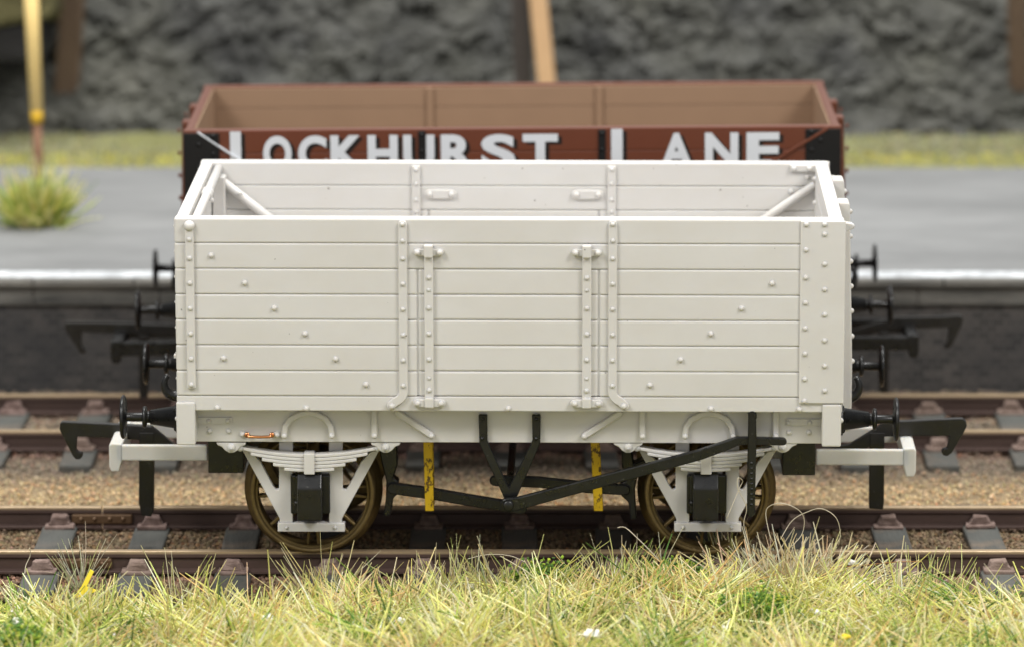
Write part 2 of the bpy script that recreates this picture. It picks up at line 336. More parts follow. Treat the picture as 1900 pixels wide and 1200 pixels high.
# base earth under everything (reaches well past the frame)
tag(grid('ground', -60, 60, -30, 60, 2, 2, lambda x, y: np.full_like(x, -0.62), M_EARTH), kind='structure')
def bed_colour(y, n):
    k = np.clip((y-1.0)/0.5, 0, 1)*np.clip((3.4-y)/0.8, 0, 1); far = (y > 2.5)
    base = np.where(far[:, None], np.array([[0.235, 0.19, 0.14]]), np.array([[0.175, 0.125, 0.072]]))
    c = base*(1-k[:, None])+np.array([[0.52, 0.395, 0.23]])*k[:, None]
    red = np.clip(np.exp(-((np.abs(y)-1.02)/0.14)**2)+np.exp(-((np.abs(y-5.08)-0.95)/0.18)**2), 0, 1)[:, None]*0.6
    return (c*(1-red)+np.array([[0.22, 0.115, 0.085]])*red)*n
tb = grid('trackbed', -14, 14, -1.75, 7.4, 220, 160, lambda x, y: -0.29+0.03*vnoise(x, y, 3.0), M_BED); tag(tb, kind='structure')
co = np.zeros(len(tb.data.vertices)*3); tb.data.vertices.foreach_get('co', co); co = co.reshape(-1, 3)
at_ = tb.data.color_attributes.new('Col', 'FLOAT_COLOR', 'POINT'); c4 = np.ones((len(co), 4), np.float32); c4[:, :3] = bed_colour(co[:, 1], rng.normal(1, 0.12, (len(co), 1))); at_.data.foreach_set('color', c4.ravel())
tag(grid('grass_bank_ground', -14, 14, -9, -1.70, 150, 90, lambda x, y: ground_z(x, y)+0.09*vnoise(x, y, 1.3, 3.3), M_SOIL), kind='structure')

# ballast granules (uncountable): one object
def ballast():
    V0 = np.array([[1, 0, 0], [-1, 0, 0], [0, 1, 0], [0, -1, 0], [0, 0, 1], [0, 0, -1], [.6, .6, .5], [-.6, -.6, .5]], float)[:6]
    F0 = np.array([[0, 2, 4], [2, 1, 4], [1, 3, 4], [3, 0, 4], [2, 0, 5], [1, 2, 5], [3, 1, 5], [0, 3, 5]])
    n = 78000
    x = rng.uniform(-7.6, 6.8, n); y = np.where(rng.random(n) < 0.38, rng.uniform(-1.75, 0.85, n), rng.uniform(0.8, 7.2, n))
    six = (y > 0.95) & (y < 4.1)
    s = np.where(six, rng.uniform(0.008, 0.022, n), rng.uniform(0.012, 0.030, n))
    z = -0.285+0.03*vnoise(x, y, 3.0)+s*0.25+rng.uniform(0, 0.02, n)
    rot = np.linalg.qr(rng.normal(size=(n, 3, 3)))[0]
    V = np.einsum('nij,nvj->nvi', rot, V0[None]*rng.uniform(0.75, 1.35, (n, len(V0), 1)))*s[:, None, None]+np.stack([x, y, z], 1)[:, None]
    F = (F0[None]+(np.arange(n)*len(V0))[:, None, None]).reshape(-1, 3)
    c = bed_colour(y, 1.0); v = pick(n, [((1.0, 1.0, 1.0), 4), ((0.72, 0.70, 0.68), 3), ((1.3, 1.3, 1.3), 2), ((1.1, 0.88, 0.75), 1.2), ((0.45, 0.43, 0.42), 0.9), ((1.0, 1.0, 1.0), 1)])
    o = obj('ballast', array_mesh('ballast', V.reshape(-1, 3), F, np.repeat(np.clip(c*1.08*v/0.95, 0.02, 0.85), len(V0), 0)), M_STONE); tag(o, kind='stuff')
ballast()

# ---- tracks: thing > rails (> fishplate), sleepers (> chairs)
def rail_bm(y, x0, x1):
    bm = new(); hw = 0.046
    pts = [(-hw, -0.004), (-hw+0.010, 0), (hw-0.010, 0), (hw, -0.004), (hw, -0.062), (0.019, -0.085), (0.019, -0.185), (0.085, -0.205), (0.085, -0.225), (-0.085, -0.225), (-0.085, -0.205), (-0.019, -0.185), (-0.019, -0.085), (-hw, -0.062)]
    prism(bm, [(y+a, b) for a, b in pts], x0, x1, axis='x'); return bm
def make_track(Yc, label, xs, joints):
    t = thing('railway_track', label, 'railway track', Matrix.Translation((0, Yc, 0)), 'model railway tracks')
    for s in (-1, 1):
        ya = 0.825*s+0.046*s
        xj = joints[0 if s < 0 else 1]
        bm = new(); 
        if xj is not None:
            merge(bm, rail_bm(ya, -13, xj-0.012)); merge(bm, rail_bm(ya, xj+0.012, 13))
        else: merge(bm, rail_bm(ya, -13, 13))
        r = obj('rail', bm, M_RAIL, t)
        if xj is not None:
            b = new(); box(b, xj-0.32, xj+0.32, ya-0.062, ya+0.062, -0.182, -0.072, 0.02)
            for k in (-0.22, -0.08, 0.08, 0.22): dome(b, (xj+k, ya-0.062, -0.125), 0.026)
            obj('fishplate', b, M_FISH, r)
    base = None
    for x in xs:
        sb = new(); box(sb, -0.185, 0.185, -1.68, 1.68, -0.42, -0.20, 0.022)
        for v in sb.verts: v.co += Vector((noise.noise(Vector((x*3+v.co.y, v.co.z, 1)))*0.012, 0, noise.noise(Vector((x*5, v.co.y*4, 2)))*0.008))
        so = obj('sleeper', sb, M_SLEEPER, t); so.location = (x, 0, random.uniform(-0.006, 0.004)); so.rotation_euler = (0, 0, random.gauss(0, 0.014))
        for s in (-1, 1):
            ya = 0.871*s
            if base is None or True:
                cb = new()
                box(cb, -0.155, 0.155, ya-0.21, ya+0.21, -0.205, -0.165, 0.012)
                prism(cb, [(-0.125, -0.175), (0.125, -0.175), (0.085, -0.105), (0.078, -0.070), (-0.078, -0.070), (-0.085, -0.105)], ya-0.155, ya-0.032, 0.02)
                prism(cb, [(-0.125, -0.175), (0.125, -0.175), (0.085, -0.105), (0.078, -0.070), (-0.078, -0.070), (-0.085, -0.105)], ya+0.032, ya+0.155, 0.02)
                for v in cb.verts: v.co += Vector(noise.noise_vector(v.co*14+Vector((x, s, 0))))*0.018+Vector(noise.noise_vector(v.co*33+Vector((x, s, 5))))*0.008
                obj('chair', cb, M_CHAIR, so)
    return t
PITCH_S = 0.969
near_x = [WORLD.M(257, 1045, -0.83)[0]+PITCH_S*k for k in range(-4, 12)]
far_x = [WORLD.M(60, 765, 5.0)[0]+PITCH_S*k+0.64 for k in range(-3, 13)]
make_track(0.0, 'near model track with grey sleepers and rusty chairs, under the cream white wagon', near_x, (WORLD.M(150, 1030, -0.87)[0], WORLD.M(190, 945, 0.87)[0]))
make_track(5.08, 'far model track beside the platform wall, under the brown wagon', far_x, (None, None))

# ---- platform
PZ = 1.12
t = thing('railway_platform', 'grey surfaced station platform with white coping edge and dark brick wall', 'platform')
YW = WORLD.Zp(950, 727, -0.3)[1]; YC = WORLD.Zp(950, 528, PZ-0.04)[1]; YD = WORLD.Zp(950, 505, PZ)[1]; YB = WORLD.Zp(950, 311, PZ)[1]
b = new(); box(b, -30, 30, YD+0.003, YB, PZ-0.3, PZ, 0.01); obj('deck', b, M_TARMAC, t)
b = new()
x = -30.0
while x < 30: box(b, x+0.006, x+1.19, YC, YD, PZ-0.07, PZ+0.012+random.uniform(-0.002, 0.002), 0.015); x += 1.2
cop = obj('coping', b, M_COURSE, t)
b = new(); box(b, -30, 30, YC+0.12, YD-0.05, PZ, PZ+0.022, 0.004); obj('white_edge_line', b, M_COPING, cop)
b = new()
x = -30.0
while x < 30: box(b, x+0.0, x+1.498, YC+0.10, YB, 0.80, PZ-0.075, 0.02); x += 1.5
obj('stone_course', b, M_COURSE, t)
b = new(); box(b, -30, 30, YC+0.17, YB, -0.6, 0.797, 0); obj('brick_wall', b, M_BRICK, t)
# grass strip behind
YG = YB
tag(grid('verge_ground', -30, 30, YG, 22, 60, 40, lambda x, y: PZ-0.01+0.06*vnoise(x, y, 1.0, 8.0)*np.clip((y-YG)*4, 0, 1), M_SOIL), kind='structure')
n = 9000; bx = rng.uniform(-11.5, 9.5, n); by = rng.uniform(YG+0.02, 17.2, n); base = np.stack([bx, by, np.full(n, PZ-0.02)], 1)
cv = pick(n, [((0.40, 0.385, 0.24), 3), ((0.33, 0.325, 0.22), 3), ((0.46, 0.43, 0.24), 2), ((0.25, 0.25, 0.17), 1)])
yel = ((by < YG+1.0) & (rng.random(n) < 0.6)); cv[yel] = pick(int(yel.sum()), [((0.66, 0.60, 0.12), 3), ((0.54, 0.51, 0.13), 2)])
tag(obj('verge_grass', blades('verge_grass', base, directions(n, 0.95, 0.4), rng.uniform(0.05, 0.14, n), np.full(n, 0.03), cv, np.abs(rng.normal(0, 0.3, n))), M_BLADE), kind='stuff')

# ---- rock slope behind
def rock():
    nx, nz = 620, 240; xs, zs = np.meshgrid(np.linspace(-17, 15, nx), np.linspace(0, 1, nz)); X = xs.ravel(); T = zs.ravel()
    V = np.zeros((nx*nz, 3))
    for i, (x, tt) in enumerate(zip(X, T)):
        z = PZ-0.3+tt*6.0; y = 16.7+tt*6.0*0.62
        p = Vector((x*0.9, z*1.1, 4.2)); 
        f = noise.ridged_multi_fractal(p*0.55, 1.0, 2.1, 5, 0.9, 2.0); g = noise.fractal(p*1.5, 0.9, 2.2, 4); c = noise.cell(Vector((x*1.5+g*0.5, z*1.6, 1.0)))
        h1 = noise.fractal(p*3.6+Vector((3, 1, 2)), 0.8, 2.1, 4); c2 = noise.cell(Vector((x*4.1+h1*0.6, z*4.4, 2.0)))
        h2 = noise.fractal(p*8.5, 0.7, 2.1, 3); d = -0.08*f-0.20*g-0.16*h1-0.14*h2+0.12
        V[i] = (x+0.25*noise.noise(p*1.7), y+d, z+0.25*d)
    i = np.arange(nx*nz).reshape(nz, nx); q = np.stack([i[:-1, :-1].ravel(), i[:-1, 1:].ravel(), i[1:, 1:].ravel(), i[1:, :-1].ravel()], 1)
    tag(obj('rock_hillside', array_mesh('rock_hillside', V, q, None, False), M_ROCK), kind='structure')
rock()

# ================================================================== WAGONS
WF = -1.55            # face of the front planks
def plank_side(bm, L, zs, y_out, thick, skip=None, gap=0.010, bev=0.012, door=None):
    """zs: plank boundaries from bottom to top; door=(x0,x1,n) leaves an opening in the lowest n planks."""
    s = 1 if y_out > 0 else -1; yi = y_out-s*thick
    for k, (z0, z1) in enumerate(zip(zs, zs[1:])):
        segs = [(-L/2, L/2)]
        if door and k < door[2]: segs = [(-L/2, door[0]), (door[1], L/2)]
        for a, b_ in segs: box(bm, a, b_, min(y_out, yi), max(y_out, yi), z0+gap*0.1, z1-gap*0.1, bev)
    # core behind the joints so no light leaks
def wheelset(parent, x, spoked=True):
    for s in (-1, 1):
        bm = new(); c = (x, 0, 0.63); d = (0, s, 0)
        lathe(bm, c, d, [(0.72, 0.56), (0.72, 0.66), (0.735, 0.70), (0.765, 0.703), (0.785, 0.655), (0.81, 0.634), (0.985, 0.628), (1.0, 0.618), (1.002, 0.584), (0.975, 0.578), (0.970, 0.566), (0.975, 0.558), (0.97, 0.552), (0.80, 0.552), (0.72, 0.56)], 72)
        lathe(bm, c, d, [(0.74, 0.001), (0.74, 0.13), (1.0, 0.12), (1.03, 0.07), (1.03, 0.001)], 24)
        wm = Matrix.Translation(c)
        for k in range(8):
            t2 = new(); a0 = 2*math.pi*k/8
            for side in (-1, 1):
                p = [Vector((0.09, side*0.020)), Vector((0.565, side*0.055))]
                ww = 0.032; nrm = Vector((-(p[1]-p[0]).y, (p[1]-p[0]).x)).normalized()*ww/2
                prism(t2, [tuple(p[0]+nrm), tuple(p[1]+nrm*0.9), tuple(p[1]-nrm*0.9), tuple(p[0]-nrm)], 0.84*s, 0.93*s, 0.006, 1)
            t2.transform(Matrix.Translation(Vector(c)) @ Matrix.Rotation(a0, 4, 'Y')); merge(bm, t2)
            # web at the rim
        obj('wheel', bm, M_WHEEL, parent)
    bm = new(); tube(bm, [(x, -1.15, 0.63), (x, 1.15, 0.63)], 0.07, 12); obj('axle', bm, M_BLACK_METAL, parent)
def buffer(parent, x, y, z, sx, m=None):
    m = m or M_BLACK
    bm = new(); c = Vector((x, y, z)); d = Vector((sx, 0, 0))
    lathe(bm, c, d, [(0.0, 0.001), (0.0, 0.165), (0.035, 0.165), (0.045, 0.115), (0.30, 0.075), (0.305, 0.06), (0.335, 0.06), (0.34, 0.105), (0.355, 0.112), (0.375, 0.105), (0.382, 0.05)], 28)
    for k in range(4):
        a = math.pi/4+k*math.pi/2; dome(bm, c+Vector((0.035*sx, math.cos(a)*0.135, math.sin(a)*0.135)), 0.028, d)
    o = obj('buffer', bm, m, parent)
    bm = new(); lathe(bm, c, d, [(0.36, 0.045), (0.53, 0.045), (0.545, 0.06), (0.552, 0.20), (0.562, 0.218), (0.578, 0.222), (0.592, 0.205), (0.597, 0.1), (0.60, 0.001)], 36); obj('buffer_head', bm, m, o)
def draw_hook(parent, x, z, sx):
    bm = new(); pts = []
    for k in range(17):
        a = R(215-k*265/16); pts.append((x+sx*(0.145+0.125*math.cos(a)), z+0.055-0.125*math.sin(a)))
    rad = [0.075-0.048*(k/16)**1.6 for k in range(17)]
    tube(bm, [(x-sx*0.05, 0, z+0.10)]+[(p[0], 0, p[1]) for p in pts], [0.075]+rad, 12)
    obj('draw_hook', bm, M_BLACK, parent)

# ---------------------------------------------------------------- cream white wagon
white = thing('open_wagon', 'unpainted cream white plastic plank sided open wagon on the near track', 'model wagon', WHITE_MAT, 'model open wagons')
F = FW; X = lambda px, py, y=WF: F.M(px, py, y)[0]; Z = lambda px, py, y=WF: F.M(px, py, y)[1]; P = lambda px, py, y=WF: F.M(px, py, y)
LW = 6.60; ZT = Z(945, 406.5); HW = 1.55
zl = [Z(900, v) for v in (735.3, 688.7, 641.3, 594.3, 547.7, 500.3, 452.7)]+[ZT]
XL, XR = X(324, 500), X(1566, 500); dx0, dx1 = X(774, 600), X(1112.5, 600)
def clean_side(bm, s):
    y0 = WF*(-s) if s > 0 else WF
    yo = 1.55*s; yi = yo-0.15*s
    lo, hi = min(yo, yi), max(yo, yi)
    for k, (z0, z1) in enumerate(zip(zl, zl[1:])):
        segs = [(XL, XR)] if k >= 5 else [(XL, dx0), (dx1, XR)]
        for a, b_ in segs: box(bm, a, b_, lo, hi, z0, z1, 0.020, 3)
    box(bm, XL+0.015, XR-0.015, lo+0.022, hi-0.022, zl[0]+0.01, ZT-0.02, 0)       # body behind the plank joints
def plank_door(bm, s):
    yo = 1.545*s; yi = yo-0.15*s; lo, hi = min(yo, yi), max(yo, yi)
    for z0, z1 in zip(zl[:5], zl[1:6]): box(bm, dx0+0.014, dx1-0.014, lo, hi, z0+0.002, z1-0.002, 0.020, 3)
RV = 0.026
bm = new(); clean_side(bm, -1)
for q in [(392, 474), (454, 525), (509, 571.5), (566, 619), (623, 665.5), (679, 713), (415, 664), (1432.5, 526), (1376, 572), (1319, 619), (1263, 666.5), (1206, 714)]:
    a, c = P(*q); dome(bm, (a, WF+0.002, c), 0.030, (0, -1, 0), 1.1)
obj('side_planking', bm, M_WHITE, white)
bm = new(); clean_side(bm, 1); obj('side_planking', bm, M_WHITE, white)
for s in (-1, 1):
    bm = new(); plank_door(bm, s); door = obj('side_door', bm, M_WHITE, white)
    for cx, q in ((X(796, 600), 0), (X(1088.7, 600), 1)):
        bm = new(); hw = 0.045
        zt_, zb_ = Z(796, 452), Z(796, 754)
        prism(bm, [(cx-hw, zb_), (cx+hw, zb_), (cx+hw, Z(796, 470)), (cx-hw, Z(796, 470))], -1.585, -1.54, 0.008)
        box(bm, cx-hw, cx+hw, -1.645, -1.56, Z(796, 476), zt_, 0.015)                          # top knuckle
        box(bm, cx-hw, cx+hw, -1.615, -1.56, zb_, Z(796, 735), 0.012)
        for v in (514, 570, 617.7, 665, 722): dome(bm, (cx, -1.583, Z(796, v)), 0.027)
        for v in (537, 699.7): dome(bm, (cx, -1.583, Z(796, v)), 0.02)
        for zc, hh, ww in ((Z(796, 467.7), 0.036, 0.152), (Z(796, 746), 0.042, 0.165)):
            prism(bm, ribbon([(cx-ww+hh, zc), (cx+ww-hh, zc)], hh*2, 6), -1.590, -1.545, 0.012)
            for k in (-1, 1): dome(bm, (cx+k*(ww-hh-0.005), -1.588, zc), 0.033, (0, -1, 0), 0.9)
        if s > 0: mirror_y(bm)
        obj('hinge_strap', bm, M_WHITE, door)
# curb rail below the planks
zc0 = Z(900, 763); zc1 = zl[0]-0.002
for s in (-1, 1):
    bm = new(); box(bm, X(328, 750), X(1563, 750), -1.545, -1.28, zc0, zc1, 0.011)
    for q in [(403.5, 756), (568, 757), (943, 757.5), (1319, 758), (1483, 759)]:
        a, c = P(*q); dome(bm, (a, -1.545, c), 0.030, (0, -1, 0), 1.2)
    if s > 0: mirror_y(bm)
    obj('curb_rail', bm, M_WHITE, white)
# side knees (straps) on both faces
for s in (-1, 1):
    for px0, sg in ((748, -1), (1136.7, 1)):
        bm = new(); x0 = X(px0, 580)
        pts = [(x0, Z(px0, 416)), (x0, Z(px0, 725))]
        for k in range(1, 6):
            a = math.pi/2*k/5*0.8; pts.append((x0+sg*0.10*(1-math.cos(a))*1.15, Z(px0, 725)-0.105*math.sin(a)))
        pts.append((x0+sg*0.125, Z(px0, 751.7)))
        strap(bm, pts, 0.088, -1.582, -1.54, 0.008)
        for v in (415.5, 446, 479, 526, 572.7, 620, 667, 714): dome(bm, (x0, -1.580, Z(px0, v)), 0.025, (0, -1, 0), 0.9)
        dome(bm, (x0+sg*0.115, -1.580, Z(px0, 751.7)), 0.034, (0, -1, 0), 0.9)
        if s > 0: mirror_y(bm)
        obj('side_knee', bm, M_WHITE, white)
    # inside straps
    for px0 in (772, 1135):
        bm = new(); yi = 1.40; x0 = F.M(px0, 345, yi)[0]
        box(bm, x0-0.043, x0+0.043, yi-0.035, yi+0.01, 1.75, ZT-0.035, 0.008)
        for v in (314, 340, 370, 392): dome(bm, (x0, yi-0.034, F.M(px0, v, yi)[1]), 0.026)
        for k in range(6): dome(bm, (x0, yi-0.034, 3.0-0.2*k), 0.026)
        if s < 0: mirror_y(bm)
        obj('inside_strap', bm, M_WHITE, white)
    for px0, py0 in ((818, 360), (1090, 361)):
        bm = new(); a, c = F.M(px0, py0, 1.40); prism(bm, ribbon([(a-0.12, c), (a+0.12, c)], 0.10, 6), 1.365, 1.41, 0.014)
        for k in (-1, 1): dome(bm, (a+0.115*k, 1.366, c), 0.035)
        if s < 0: mirror_y(bm)
        obj('latch_plate', bm, M_WHITE, white)
# left strap and ball of the end door
for s in (-1, 1):
    bm = new(); x0 = X(353.5, 560)
    box(bm, x0-0.043, x0+0.043, -1.585, -1.54, Z(354, 719), Z(354, 425), 0.010)
    dome(bm, (x0, -1.56, Z(352, 419)), 0.056, (0, -1, 0), 1.1, 16, 5)
    for v in (443, 478, 524, 571, 617.5, 664, 712): dome(bm, (x0, -1.583, Z(353, v)), 0.027)
    if s > 0: mirror_y(bm)
    obj('end_door_strap', bm, M_WHITE, white)
    bm = new(); xa, xb = X(1484, 560), XR
    box(bm, xa, xb+0.012, -1.572, -1.54, Z(1520, 747), ZT-0.012, 0.008)
    for v in (416, 463, 514.5, 561, 608, 655, 702, 742.5): dome(bm, (xa+0.055, -1.571, Z(1493, v)), 0.027)
    for v in (416, 434, 489.6, 536.4, 583, 630.5, 677.7, 723.6): dome(bm, (X(1530, v), -1.571, Z(1530, v)), 0.027)
    if s > 0: mirror_y(bm)
    obj('corner_plate', bm, M_WHITE, white)
# ends
bm = new()
for z0, z1 in zip(zl, zl[1:]): box(bm, XL+0.012, XL+0.13, -1.398, 1.398, z0, z1-0.002, 0.011)
box(bm, XL+0.03, XL+0.11, -1.399, 1.399, zl[0]+0.01, ZT-0.03, 0)
for z0, z1 in zip(zl, zl[1:]):
    for yy in (-1.30, -0.5, 0.5, 1.30): dome(bm, (XL+0.013, yy, (z0+z1)/2), 0.027, (-1, 0, 0), 1.1)
    dome(bm, (XL+0.004, -1.42, (z0+z1)/2+0.02), 0.02, (-1, 0, 0), 1.1)
ed = obj('end_door', bm, M_WHITE, white)
bm = new(); xb = XL+0.19; zb = ZT-0.07
tube(bm, [(xb, -1.42, zb), (xb, 1.40, zb)], 0.045, 12)
for yy in (-0.1, 0.05): lathe(bm, (xb, yy, zb), (0, 1, 0), [(0, 0.045), (0.01, 0.062), (0.07, 0.062), (0.08, 0.045)], 14)
dome(bm, (xb+0.05, -0.05, zb-0.05), 0.03, (1, 0, 0))
obj('door_bar', bm, M_WHITE, ed)
for ya, yb in ((1.20, 1.40), (-1.40, -1.20)):
    bm = new(); box(bm, XL+0.14, XL+0.27, ya, yb, 1.75, ZT-0.13, 0.012); obj('corner_pillar', bm, M_WHITE, white)
bm = new()
for sy in (1,):
    a, c = F.M(412, 337, 1.34); a2, c2 = F.M(500, 405, 1.34); tube(bm, [(a, 1.34, c), (a2, 1.34, c2), (a2+(a2-a)*2.2, 1.34, c2+(c2-c)*2.2)], 0.05, 10); dome(bm, (a+0.19, 1.29, c-0.12), 0.03)
obj('corner_brace', bm, M_WHITE, white)
bm = new()
a, c = F.M(1512, 343, 1.34); a2, c2 = F.M(1425, 402, 1.34); tube(bm, [(a, 1.34, c), (a2, 1.34, c2), (a2+(a2-a)*2.2, 1.34, c2+(c2-c)*2.2)], 0.045, 10)
obj('corner_brace', bm, M_WHITE, white)
bm = new(); a, c = F.M(1487, 312, 1.40); box(bm, a-0.12, a+0.2, 1.355, 1.41, c-0.035, c+0.04, 0.014)
for k in (-0.08, 0.08): dome(bm, (a+k, 1.357, c), 0.03)
obj('latch_plate', bm, M_WHITE, white)
for q in ((1498, 329), (1468, 356)): bm = new(); dome(bm, (F.M(*q, 1.40)[0], 1.40, F.M(*q, 1.40)[1]), 0.032); obj('inner_bolt', bm, M_WHITE, white)
bm = new()
for k, (z0, z1) in enumerate(zip(zl, zl[1:])): box(bm, XR-0.15, XR-0.012, -1.398, 1.398, z0, z1-0.002, 0.011)
box(bm, XR-0.125, XR-0.03, -1.399, 1.399, zl[0]+0.01, ZT-0.03, 0)
for z0, z1 in zip(zl, zl[1:]):
    for yy in (-1.32, 1.32): dome(bm, (XR-0.012, yy, (z0+z1)/2), 0.028, (1, 0, 0), 1.1); dome(bm, (XR-0.148, yy*0.9, (z0+z1)/2), 0.028, (-1, 0, 0), 1.1)
    dome(bm, (XR-0.002, -1.44, (z0+z1)/2-0.02), 0.022, (1, 0, 0), 1.1)
end = obj('fixed_end', bm, M_WHITE, white)
for yy in (-0.52, 0.52):
    bm = new(); zt_ = F.M(1570, 372 if yy < 0 else 330, yy)[1]
    prism(bm, [(XR-0.012, 1.2), (XR+0.148, 1.2), (XR+0.148, 1.9), (XR+0.104, zt_-0.02), (XR+0.085, zt_), (XR-0.012, zt_)], yy-0.12, yy+0.12, 0.014)
    for z0, z1 in zip(zl, zl[1:]):
        zz = (z0+z1)/2; xx = XR+0.148-(zz-1.9)/(zt_-1.9)*0.044 if zz > 1.9 else XR+0.148
        dome(bm, (xx-0.003, yy, zz), 0.030, (1, 0, 0), 1.1)
    obj('end_post', bm, M_WHITE, white)
bm = new(); zq = F.M(1581, 424, -1.2)[1]
prism(bm, [(XR-0.02, zq-0.07), (XR+0.05, zq-0.02), (XR+0.10, zq+0.0), (XR+0.10, zq+0.05), (XR-0.02, zq+0.07)], -1.24, -1.14, 0.008); dome(bm, (XR+0.095, -1.19, zq+0.02), 0.03, (1, 0, 0)); obj('corner_fitting', bm, M_WHITE, white); bm = new()
prism(bm, [(XR-0.02, zq-0.07), (XR+0.05, zq-0.02), (XR+0.10, zq+0.0), (XR+0.10, zq+0.05), (XR-0.02, zq+0.07)], 1.14, 1.24, 0.008); dome(bm, (XR+0.095, 1.19, zq+0.02), 0.035, (1, 0, 0))
obj('corner_fitting', bm, M_WHITE, white)
bm = new(); zq = F.M(318, 660, -1.2)[1]; box(bm, XL-0.025, XL+0.02, -1.26, -1.12, zq-0.055, zq+0.05, 0.008); box(bm, XL-0.055, XL, -1.22, -1.16, zq-0.02, zq+0.02, 0.006); obj('door_catch', bm, M_WHITE, white)
bm = new(); box(bm, XL+0.13, XR-0.15, -1.40, 1.40, zc0+0.05, 1.765, 0); obj('floor', bm, M_WHITE, white)
# solebars with their ironwork
YS = -1.33
zs0 = Z(944, 820.5, YS)
for s in (-1, 1):
    bm = new(); box(bm, X(350, 790, YS), X(1540, 790, YS), YS, YS+0.16, zs0, 1.69, 0.008)
    box(bm, X(350, 780, YS), X(431, 780, YS), YS-0.02, YS+0.01, Z(390, 785, YS), Z(390, 773, YS), 0.005); box(bm, X(1458, 780, YS), X(1540, 780, YS), YS-0.02, YS+0.01, Z(1470, 788, YS), Z(1470, 776, YS), 0.005)
    for q in ((388, 779.5), (423, 779.5), (1463, 782.5), (1502, 782.5)): a, c = P(*q, YS); dome(bm, (a, YS-0.019, c), 0.027)
    for q in ((389, 799), (424.5, 799), (1464, 801.5), (1500.5, 801.5)): a, c = P(*q, YS); dome(bm, (a, YS, c), 0.029)
    for q in ((450, 804), (514, 805)): a, c = P(*q, YS); dome(bm, (a, YS, c), 0.036, (0, -1, 0), 1.2)
    if s > 0: mirror_y(bm)
    sole = obj('solebar', bm, M_WHITE, white)
    for pts, w_ in (([(528, 806), (529.5, 790), (539, 776), (557, 766.5), (572, 764), (588, 766.5), (605, 776), (614, 790), (616, 806)], 0.058),
                    ([(1271, 807), (1272.5, 791), (1282, 777), (1300, 767.5), (1316, 765), (1332, 767.5), (1349, 777), (1358, 791), (1360.5, 807)], 0.058),
                    ([(695, 762), (695, 806)], 0.062), ([(1192, 762), (1192, 807)], 0.062), ([(1439, 764), (1439, 807)], 0.062),
                    ([(738, 764), (801, 806)], 0.066), ([(1150, 765), (1084, 807)], 0.066)):
        bm = new(); pp = [P(*q, YS) for q in pts]; strap(bm, pp, w_, YS-0.05, YS+0.01, 0.018)
        ends = (pp[0], pp[-1]) if len(pp) > 2 else (pp[-1],)
        for e in ends: dome(bm, (e[0], YS-0.048, e[1]), 0.03)
        if s > 0: mirror_y(bm)
        obj('solebar_strap', bm, M_WHITE, sole)
bm = new(); a, c = P(459, 806, YS); a2, c2 = P(505, 806, YS)
tube(bm, [(a, YS+0.02, c+0.012), (a, YS-0.055, c+0.012), (a+0.02, YS-0.07, c), ((a+a2)/2, YS-0.07, c-0.004), (a2-0.02, YS-0.07, c), (a2, YS-0.055, c+0.012), (a2, YS+0.02, c+0.012)], 0.015, 10)
for q in (a, a2): lathe(bm, (q, YS-0.03, c+0.012), (0, -1, 0), [(0, 0.012), (0, 0.026), (0.03, 0.026), (0.03, 0.012)], 10)
obj('wire_handle', bm, M_COPPER, white)
